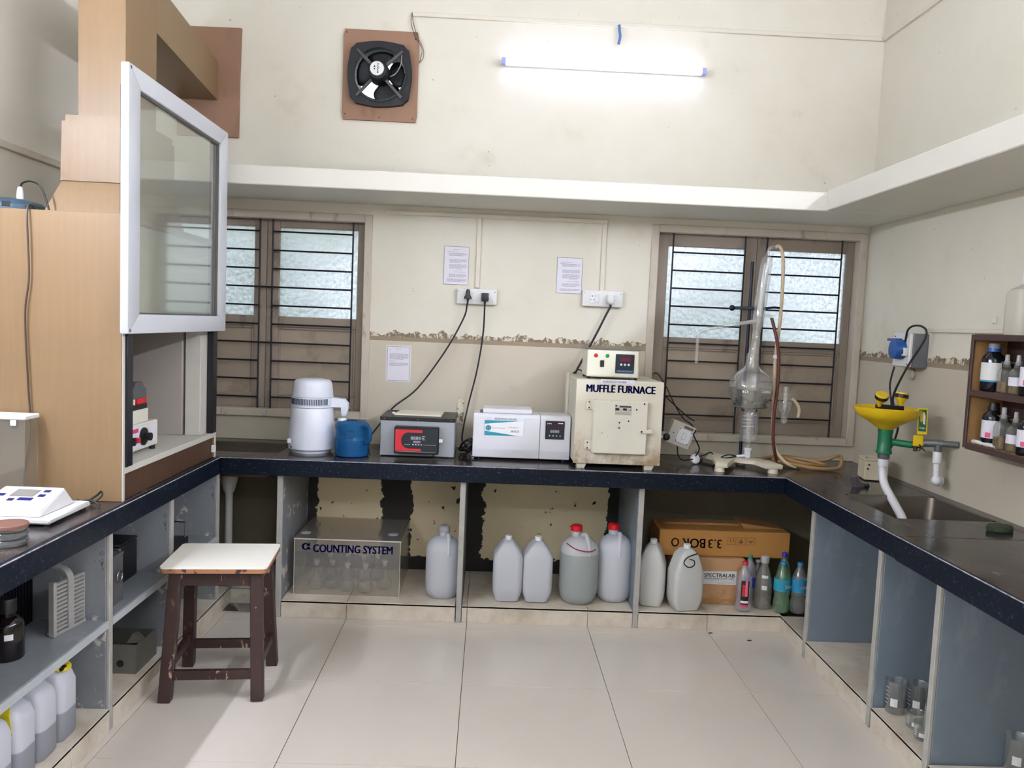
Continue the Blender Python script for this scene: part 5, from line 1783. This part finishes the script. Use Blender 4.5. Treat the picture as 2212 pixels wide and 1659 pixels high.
MB().hexa([(.12, -.03, .1), (.175, -.03, .1), (.175, .02, .1), (.12, .02, .1), (.14, -.02, .135), (.16, -.02, .125), (.15, .01, .13), (.145, .0, .135)]).build('torn_flap', m_dusty_steel, t, 0)
t = thing('wire_rack', 'low steel wire rack on the shelf behind the stool', 'rack', (-1.50, 3.55, SZ))
MB().box(-.16, .13, -.10, .10, .0, .045, .003, 1).build('tray', m_black, t, 0)
for y in (-.07, .07):
    MB().tube([(.05, y, .045), (.05, y, .11), (.055, y, .118), (.12, y, .118), (.125, y, .11), (.125, y, .045)], .003, 6, 3).build('wire_handle', m_steel, t)

# white jerrycans with yellow tags under the left shelf
m_yellow_tag = M('yellow tag', '#cfc024', .6, var=.08)
labs = ('white jerrycan with yellow cap nearest the slab under the left shelf', 'second white jerrycan from the slab under the left shelf',
        'third white jerrycan under the left shelf with a yellow tag', 'white jerrycan nearest the camera under the left shelf')
for i, lab in enumerate(labs):
    y = 2.535 - i * .118
    t = thing('jerrycan', lab, 'jerrycan', (-1.41 + (.0 if i else .0), y, PT), 0, 'white jerrycans under the left shelf')
    w, d = .165, .100
    h = .238
    MB().loft([rsec(w * .92, d * .92, .02, 0), rsec(w, d, .025, .012), rsec(w, d, .025, h * .78), rsec(w * .86, d * .94, .025, h * .90), rsec(w * .55, d * .72, .02, h * .985), rsec(w * .4, d * .5, .015, h)]).build('body', m_milk_low, t)
    MB().lathe([(0, h + .022), (.019, h + .022), (.021, h + .018), (.021, h - .002), (0, h - .002)], (-.02, 0, 0), 16).build('cap', m_yellow_tag if i == 0 else m_white, t)
    if i == 0:
        MB().tube([(.0, -.02, h + .006), (.03, -.032, h + .012), (.06, -.02, h - .004), (.066, .02, h - .008), (.03, .03, h + .008)], .009, 6).build('yellow_strap', m_yellow_tag, t)
        MB().box(.045, .07, -.03, .0, h - .006, h + .004, .001, 1).build('black_clip', m_black, t, 0)
    if i == 2:
        yt = MB().hexa([(.0, -.0535, h * .66), (.065, -.0535, h * .66), (.06, -.0515, h * .66), (.0, -.0515, h * .66), (-.005, -.051, h * .90), (.055, -.051, h * .90), (.05, -.038, h * 1.0), (.0, -.038, h * 1.0)]).build('yellow_tag', m_yellow_tag, t, 0)

# ------------------------------------------------------------------ eyewash on the right bench
EX, EY = 1.842, 3.56
ew = thing('eyewash_station', 'yellow bowl eyewash with green pipe over the right sink', 'eyewash', (EX, EY, .97))
m_yel = M('yellow enamel', '#dcb916', .35, var=.05)
m_green = M('green pipe', '#116a47', .4, var=.08)
m_white_pvc = M('white pvc', '#dedee0', .35, var=.03)
MB().lathe([(.030, .118), (.045, .128), (.060, .14), (.085, .155), (.115, .170), (.137, .192), (.145, .212), (.147, .218), (.142, .219), (.136, .20), (.115, .18), (.085, .166), (.05, .155), (0, .150)], n=40).build('bowl', m_yel, ew)
MB().lathe([(.034, .005), (.036, .010), (.034, .016), (.031, .02), (.031, .10), (.033, .105), (.033, .118), (0, .118)], n=22).build('green_body', m_green, ew)
MB().tube([(.02, -.0, .062), (.06, -.02, .058), (.105, -.05, .056)], .016, 12).build('green_branch', m_green, ew)
MB().lathe([(.024, -.02), (.026, -.015), (.026, .006), (.024, .006)], n=18).build('coupling', m_dull_steel, ew)
MB().tube([(0, 0, -.018), (.0, 0, -.08), (.002, -.03, -.14), (-.005, -.14, -.20), (-.04, -.27, -.228), (-.075, -.36, -.245)], .0185, 14).build('drain_hose', m_white_pvc, ew)
MB().lathe([(.022, -.055), (.0235, -.05), (.0235, -.02), (.022, -.02)], n=18).build('hose_sleeve', m_white_pvc, ew)
MB().obox((-.070, -.03, .226), (.052, -.045, .222), .02, .02, (0, 0, 1), .003).build('manifold', m_black, ew, 0)
for x, ax in ((-.058, Vector((-.05, -.55, 1))), (.038, Vector((.16, .05, 1)))):
    hd = MB().lathe([(.010, 0), (.013, .02), (.026, .036), (.028, .060), (.026, .064), (.0, .0645)], (x, -.035, .228), 18, ax).build('spray_head', m_yel, ew)
    MB().lathe([(.0270, .040), (.0290, .042), (.0292, .055), (.0280, .057)], (x, -.035, .228), 18, ax).build('black_band', m_black, hd)
fl_ = MB().box(-.021, .021, -.004, .004, -.005, .115, .002, 1).build('push_flag', m_yel, ew, 0, (.118, -.095, .115), (R(-8), 0, R(-14)))
MB().box(-.017, .015, -.0048, -.0042, .010, .108).build('green_sign', M('sign green', '#0d5c33', .4), fl_, 0)
MB().prism([(-.010, .055), (-.004, .050), (.0, .058), (.0, .095), (-.006, .1), (-.012, .085)], 'y', -.0056, -.005).build('yellow_symbol', m_yel, fl_, 0)
MB().prism([(.001, .045), (.010, .040), (.011, .08), (.004, .098), (.001, .095)], 'y', -.0056, -.005).build('white_symbol', m_white_ink, fl_, 0)
text('PUSH', m_white_ink, fl_, (-.001, -.0055, .024), .022, .009, FRONT, .02)
MB().box(-.024, .018, -.006, .006, -.055, -.004, .003, 1).build('flag_stem', m_yel, ew, 0, (.112, -.085, .11), (0, 0, R(-14)))
m_brass = M('tarnished brass', '#4c443a', .45, .7, var=.2)
v_ = MB().lathe([(.010, 0), (.014, .006), (.014, .03), (.010, .04)], (.10, -.05, .056), 14, (.8, -.35, 0)).build('valve', m_brass, ew)
b = MB()
for k in range(4):
    a = PI / 4 + k * PI / 2
    b.tube([(.118, -.10, .052), (.118 + .016 * math.cos(a), -.105, .052 + .016 * math.sin(a)), (.118 + .02 * math.cos(a), -.105, .052 + .02 * math.sin(a))], .0035, 6)
b.build('valve_handle', m_brass, ew)
# water pipe with tap
t = thing('water_tap', 'grey pipe tee with white drop pipe and tap on the right wall', 'tap', (2.03, 3.45, .92))
m_gi = M('galvanised pipe', '#6f7274', .45, .5, var=.12)
MB().tube([(-.062, .04, .118), (-.05, .03, .12), (.0, .0, .125), (.015, -.01, .125)], .017, 12, 2).build('tee_arm', m_gi, t)
MB().cyl((.0, .0, .135), (.0, .0, .085), .016, n=14).build('tee_drop', m_gi, t)
MB().cyl((.012, -.008, .125), (.068, -.04, .127), .014, n=14).build('wall_pipe', m_gi, t)
MB().tube([(-.062, .04, .118), (-.075, .045, .117), (-.088, .05, .115)], .012, 10).build('ball_valve', m_brass, t)
MB().cyl((-.078, .045, .112), (-.078, .045, .08), .010, n=10).build('valve_spout', m_brass, t)
MB().lathe([(.014, .0), (.019, .004), (.019, .05), (.0165, .055)], (0, 0, .033), 16).build('white_socket', m_white_pvc, t)
MB().cyl((0, 0, .034), (0, -.004, -.03), .013, n=14).build('white_pipe', m_white_pvc, t)
MB().sphere((0, -.008, -.042), .023, 16).build('end_elbow', m_white_pvc, t)
MB().lathe([(0, 0), (.028, 0), (.028, .004), (0, .005)], (.018, .012, -.044), 18, (1, .5, 0)).build('flange', m_white_pvc, t)

# blue socket box on the right wall with lead to a wooden box
t = thing('blue_socket_box', 'white wall box with blue socket cover on the right wall', 'socket', (XR, 3.80, 1.37))
MB().box(-.075, -.0005, -.085, .07, 0, .165, .004, 1).build('grey_box', M('grey box', '#6d6f76', .5, var=.05), t, 0)
MB().box(-.092, -.0755, -.085, .070, .002, .165, .004, 1).build('face_plate', m_white, t, 0)
m_blue = M('blue plastic', '#1c4f96', .35, var=.08)
MB().loft([[(-.093, -.02 + .045 * math.cos(a) , .085 + .048 * math.sin(a)) for a in [2 * PI * k / 20 for k in range(20)]],
           [(-.135, -.01 + .043 * math.cos(a), .085 + .046 * math.sin(a)) for a in [2 * PI * k / 20 for k in range(20)]]]).build('blue_cover', m_blue, t)
MB().box(-.130, -.0925, -.015, .065, .125, .138, .003, 1).build('cover_lid', m_blue, t, 0)
MB().box(-.112, -.0925, -.075, -.045, .055, .095, .003, 1).build('breaker', m_white, t, 0)
MB().box(-.1135, -.1122, -.065, -.055, .065, .085).build('breaker_mark', m_black, t, 0)
sc = MB()
for y, z in ((.055, .148), (-.07, .015)):
    sc.cyl((-.0935, y, z), (-.0915, y, z), .004, n=8)
sc.build('screw', m_black, t)
t = thing('old_socket', 'small grimy round socket below the blue socket box', 'socket', (XR - .02, 3.83, 1.335))
MB().lathe([(0, 0), (.026, 0), (.028, .012), (.02, .02), (0, .02)], (.019, 0, 0), 16, (-1, 0, 0)).build('body', M('grimy ceramic', '#b5ab98', .5, var=.2), t)
t = thing('wall_cord', 'black cord looping from the blue socket box to the wooden box', 'cord', (2.0, 3.75, .92))
MB().tube([(.02, .03, .50), (.0, -.02, .63), (.03, -.08, .65), (.045, -.10, .60), (.0, -.03, .44), (-.02, .03, .30), (.0, .02, .22), (.01, .02, .14), (.0, .05, .05), (-.03, .08, -.03), (-.045, .09, -.05)], .005, 8).build('cable', m_cord, t)
MB().tube([(-.02, .04, .45), (-.03, .05, .36), (-.02, .04, .26), (-.04, .02, .20)], .0045, 8).build('cable', m_cord, t)

t = thing('wooden_switch_box', 'small cream wooden box on the corner worktop', 'box', (1.945, 3.86, ZB), R(-12))
m_cream_wood = chipped('chipped cream wood', '#cfc4aa', '#5a4a38', .66, .69, 14, .6)
MB().box(-.05, .06, -.055, .075, .004, .098, .003, 1).build('body', m_cream_wood, t, 0)
MB().box(-.052, .062, -.057, .077, .0985, .108, .002, 1).build('lid', m_cream_wood, t, 0)
b = MB()
for x, y in ((-.03, -.0), (.04, -.035), (.04, .06)):
    b.cyl((x, y, .108), (x, y, .1095), .005, n=8)
for x, z in ((-.03, .08), (.05, .04), (-.035, .06)):
    b.cyl((x, -.0575, z), (x, -.0548, z), .0045, n=8)
b.build('screw', m_black, t)
t = thing('metal_clip', 'dark bent metal clip lying near the sink edge', 'clip', (1.80, 3.66, ZB), R(25))
MB().prism([(-.05, 0), (.04, 0), (.03, .012), (-.02, .02), (-.06, .055), (-.066, .05)], 'y', -.014, .014).build('blade', m_dull_steel, t, 0)
MB().sphere((.01, -.02, .010), .010, 10).build('screw', m_black, t)
t = thing('scrub_pad', 'dark green scrub pad lying on the right worktop', 'scrub pad', (1.95, 2.868, ZB), R(10))
b = MB()
rnd = random.Random(3)
secs = []
for z, k in ((0, .92), (.005, 1), (.018, 1), (.023, .92)):
    secs.append([(.045 * k * math.cos(a) * (1.15 + rnd.uniform(-.05, .05)), .032 * k * math.sin(a) * (1.1 + rnd.uniform(-.06, .06)), z) for a in [2 * PI * i / 16 for i in range(16)]])
b.loft(secs)
b.build('pad', M('scrub green', '#2f3a22', .9, var=.3, scale=60, bump=.6, bscale=200), t)

# ------------------------------------------------------------------ wall cupboard with reagents
m_ply_in = M('plywood inside', '#a07a4c', .6, var=.12, scale=6)
m_dark_frame = M('dark wood frame', '#43302c', .55, var=.15, scale=12)
CX0, CX1, CY0, CY1, CZ0, CZ1 = 1.955, 2.10, 2.62, 3.145, 1.075, 1.535
cb = thing('reagent_shelf', 'dark framed wooden wall shelf full of reagent bottles', 'shelf', (CX1, CY0, CZ0))
oc = Vector(cb.location)


def CB(nm, x0, x1, y0, y1, z0, z1, m):
    return MB().box(x0 - oc.x, x1 - oc.x, y0 - oc.y, y1 - oc.y, z0 - oc.z, z1 - oc.z, .002, 1).build(nm, m, cb, 0)


CB('side_board', CX0 + .004, CX1 - .001, CY1 - .012, CY1 - .0005, CZ0 + .001, CZ1 - .001, m_ply_in)
CB('side_frame', CX0 - .006, CX0 + .0035, CY1 - .018, CY1, CZ0, CZ1, m_dark_frame)
CB('outer_side', CX0 + .004, CX1 - .001, CY1, CY1 + .004, CZ0, CZ1, m_dark_frame)
CB('back_board', CX1 - .008, CX1 - .001, CY0, CY1 - .0125, CZ0 + .02, CZ1 - .02, m_dark_frame)
for z0, z1, nm in ((CZ0, CZ0 + .018, 'bottom_board'), (1.292, 1.310, 'middle_board'), (CZ1 - .018, CZ1, 'top_board')):
    CB(nm, CX0 + .004, CX1 - .009, CY0, CY1 - .0125, z0, z1, m_ply_in)
    CB('front_lip', CX0 - .006, CX0 + .0035, CY0, CY1 - .0185, z0 - .004, z1 + .002, m_dark_frame)
CB('side_board', CX0, CX1 - .001, CY0 - .02, CY0 - .0005, CZ0, CZ1, m_dark_frame)
m_amber2 = M('dark blue black bottle', '#10131c', .15, var=.1)
m_amber_liq = M('amber liquid', '#6a5523', .15, var=.1)
m_pink = M('pink hazard print', '#cf4f72', .5)


def reagent(label, y, z, h, r, kind, x=2.02, blue=False):
    t = thing('reagent_bottle', label, 'bottle', (x, y, z))
    if kind == 'dark':
        MB().lathe([(0, 0), (r * .95, 0), (r, .004), (r, h * .66), (r * .92, h * .72), (r * .55, h * .80), (r * .5, h * .84)], n=24).build('body', m_amber2, t)
        MB().lathe([(0, h), (r * .45, h), (r * .5, h - .006), (r * .5, h * .90), (0, h * .90)], n=18).build('cap', M('grey cap', '#8d9096', .5) if blue else m_black, t)
        MB().lathe([(0, h * .90), (r * .58, h * .90), (r * .6, h * .83), (0, h * .83)], n=18).build('cap_ring', m_blue if blue else m_black, t)
        b = MB()
        b.loft([[(r * 1.01 * math.cos(R(a)), r * 1.01 * math.sin(R(a)), zz) for a in range(130, 281, 15)] for zz in (h * .2, h * .60)], False, False)
        lb_ = b.build('label', m_white if blue else m_paper, t)
        b = MB()
        if blue:
            b.loft([[(r * 1.015 * math.cos(R(a)), r * 1.015 * math.sin(R(a)), zz) for a in range(130, 281, 15)] for zz in (h * .2, h * .235)], False, False)
            b.build('blue_band', M('label blue', '#3a8fb8', .5), lb_)
        else:
            b.loft([[(r * 1.015 * math.cos(R(a)), r * 1.015 * math.sin(R(a)), zz) for a in range(200, 231, 10)] for zz in (h * .22, h * .33)], False, False)
            b.build('pink_mark', m_pink, lb_)
    else:
        MB().lathe([(0, 0), (r * .95, 0), (r, .004), (r, h * .52), (r * .94, h * .58), (r * .72, h * .64), (r * .45, h * .67), (r * .42, h * .76), (r * .70, h * .79), (r * .70, h * .81), (r * .38, h * .81)], n=22).build('body', m_clear_plastic, t)
        if kind != 'empty':
            MB().lathe([(0, .004), (r * .93, .005), (r * .93, h * .3), (0, h * .3)], n=20).build('liquid', m_amber_liq, t)
        MB().lathe([(0, h * .72), (r * .34, h * .74), (r * .36, h * .83), (r * .28, h * .84), (r * .27, h * .98), (r * .22, h), (0, h)], n=14).build('stopper', m_frost, t)
        if kind == 'label':
            b = MB()
            b.loft([[(r * 1.01 * math.cos(R(a)), r * 1.01 * math.sin(R(a)), zz) for a in range(150, 271, 15)] for zz in (h * .22, h * .44)], False, False)
            b.build('label', m_paper, t)
    return t


z1_, z2_ = 1.3125, 1.0935
reagent('dark reagent bottle with blue cap ring on the upper shelf', 3.075, z1_, .190, .042, 'dark', 2.005, True)
reagent('clear stoppered bottle of yellow liquid beside the blue capped one', 2.985, z1_, .15, .030, 'amber', 2.0)
reagent('stoppered bottle with white label on the upper shelf', 2.92, z1_, .15, .028, 'label', 2.0)
reagent('dark bottle at the cut edge of the upper shelf', 2.855, z1_, .18, .030, 'dark', 2.0)
reagent('dark reagent bottle with pink hazard mark on the lower shelf', 3.055, z2_, .175, .038, 'dark', 2.01)
reagent('clear stoppered bottle of yellow liquid on the lower shelf', 2.972, z2_, .165, .032, 'amber', 1.997)
reagent('stoppered bottle with small white label on the lower shelf', 2.905, z2_, .155, .028, 'label', 2.0)
reagent('dark bottle with paper label at the cut edge of the lower shelf', 2.835, z2_, .16, .032, 'dark', 1.998)
t = thing('tissue_roll', 'twisted white tissue on the lower bottle shelf', 'tissue', (1.975, 3.04, z2_ + .010))
MB().tube([(0, .075, 0), (-.004, .04, .002), (.002, .0, -.001), (-.003, -.04, .002), (.0, -.075, -.001)], .008, 8).build('paper', m_white, t)
t = thing('plastic_carboy', 'tall translucent white bottle on top of the wall shelf', 'bottle', (2.025, 2.93, CZ1 + .001))
MB().loft([rsec(.13, .105, .03, 0), rsec(.135, .11, .03, .01), rsec(.135, .11, .03, .15), rsec(.12, .10, .03, .172), rsec(.06, .06, .028, .19), rsec(.055, .055, .027, .20)]).build('body', milky('white carboy plastic', '#d9d4c8', tr=.3), t)
MB().lathe([(0, .235), (.026, .235), (.029, .232), (.029, .198), (0, .198)], n=18).build('cap', m_white, t)
t = thing('small_wall_switch', 'tiny cream switch on the right wall above the shelf', 'switch', (XR, 3.235, 1.585))
MB().box(-.006, -.0005, -.014, .014, 0, .03, .002, 1).build('plate', m_white, t, 0)

# ------------------------------------------------------------------ beakers under the right bench
bk = [(1.60, 2.862, .125, .036, 'tall graduated beaker with white mark nearest the slab edge'), (1.685, 2.860, .115, .036, 'graduated beaker beside the tallest one under the right bench'),
      (1.705, 2.775, .08, .036, 'squat beaker with white patch under the right bench'), (1.62, 2.745, .055, .034, 'low beaker in the middle of the group under the right bench'),
      (1.60, 2.665, .06, .03, 'small beaker at the front of the group with white label')]
for x, y, h, r, lab in bk:
    t = thing('glass_beaker', lab, 'beaker', (x, y, PT), 0, 'beakers under the right bench')
    MB().lathe([(0, .002), (r * .9, 0), (r, .005), (r, h - .004), (r * 1.08, h), (r * 1.05, h), (r * .97, h - .005), (r * .97, .006), (0, .005)], n=24).build('body', m_clear, t)
    b = MB()
    b.loft([[(r * 1.01 * math.cos(R(a)), r * 1.01 * math.sin(R(a)), zz) for a in range(215, 256, 10)] for zz in (h * .25, h * .5)], False, False)
    b.build('white_patch', m_white, t)
    b = MB()
    for i in range(5):
        zz = h * (.3 + .12 * i)
        b.loft([[(r * 1.01 * math.cos(R(a)), r * 1.01 * math.sin(R(a)), q_) for a in range(170, 201, 10)] for q_ in (zz, zz + .0015)], False, False)
    b.build('graduations', m_white_ink, t)
t = thing('glass_beaker', 'beaker at the near end under the right bench', 'beaker', (1.80, 2.46, PT), 0, 'beakers under the right bench')
MB().lathe([(0, .002), (.034, 0), (.038, .005), (.038, .12), (.041, .125), (.037, .12), (.037, .006), (0, .005)], n=24).build('body', m_clear, t)
b = MB()
b.loft([[(.0385 * math.cos(R(a)), .0385 * math.sin(R(a)), zz) for a in range(215, 256, 10)] for zz in (.04, .07)], False, False)
b.build('white_patch', m_white, t)

# specks and scraps on the floor
for x, y, lab in ((1.33, 3.72, 'dark scrap on the floor near the corner of the right plinth'), (1.16, 3.80, 'small brown scrap on the floor in front of the carton bay')):
    t = MB().hexa([(x - .012, y - .006, .0004), (x + .012, y - .004, .0004), (x + .01, y + .005, .0004), (x - .01, y + .006, .0004), (x - .010, y - .003, .004), (x + .010, y - .002, .003), (x + .008, y + .003, .004), (x - .007, y + .003, .003)]).build('floor_scrap', m_black, None, 0)
    tag(t, lab, 'scrap')
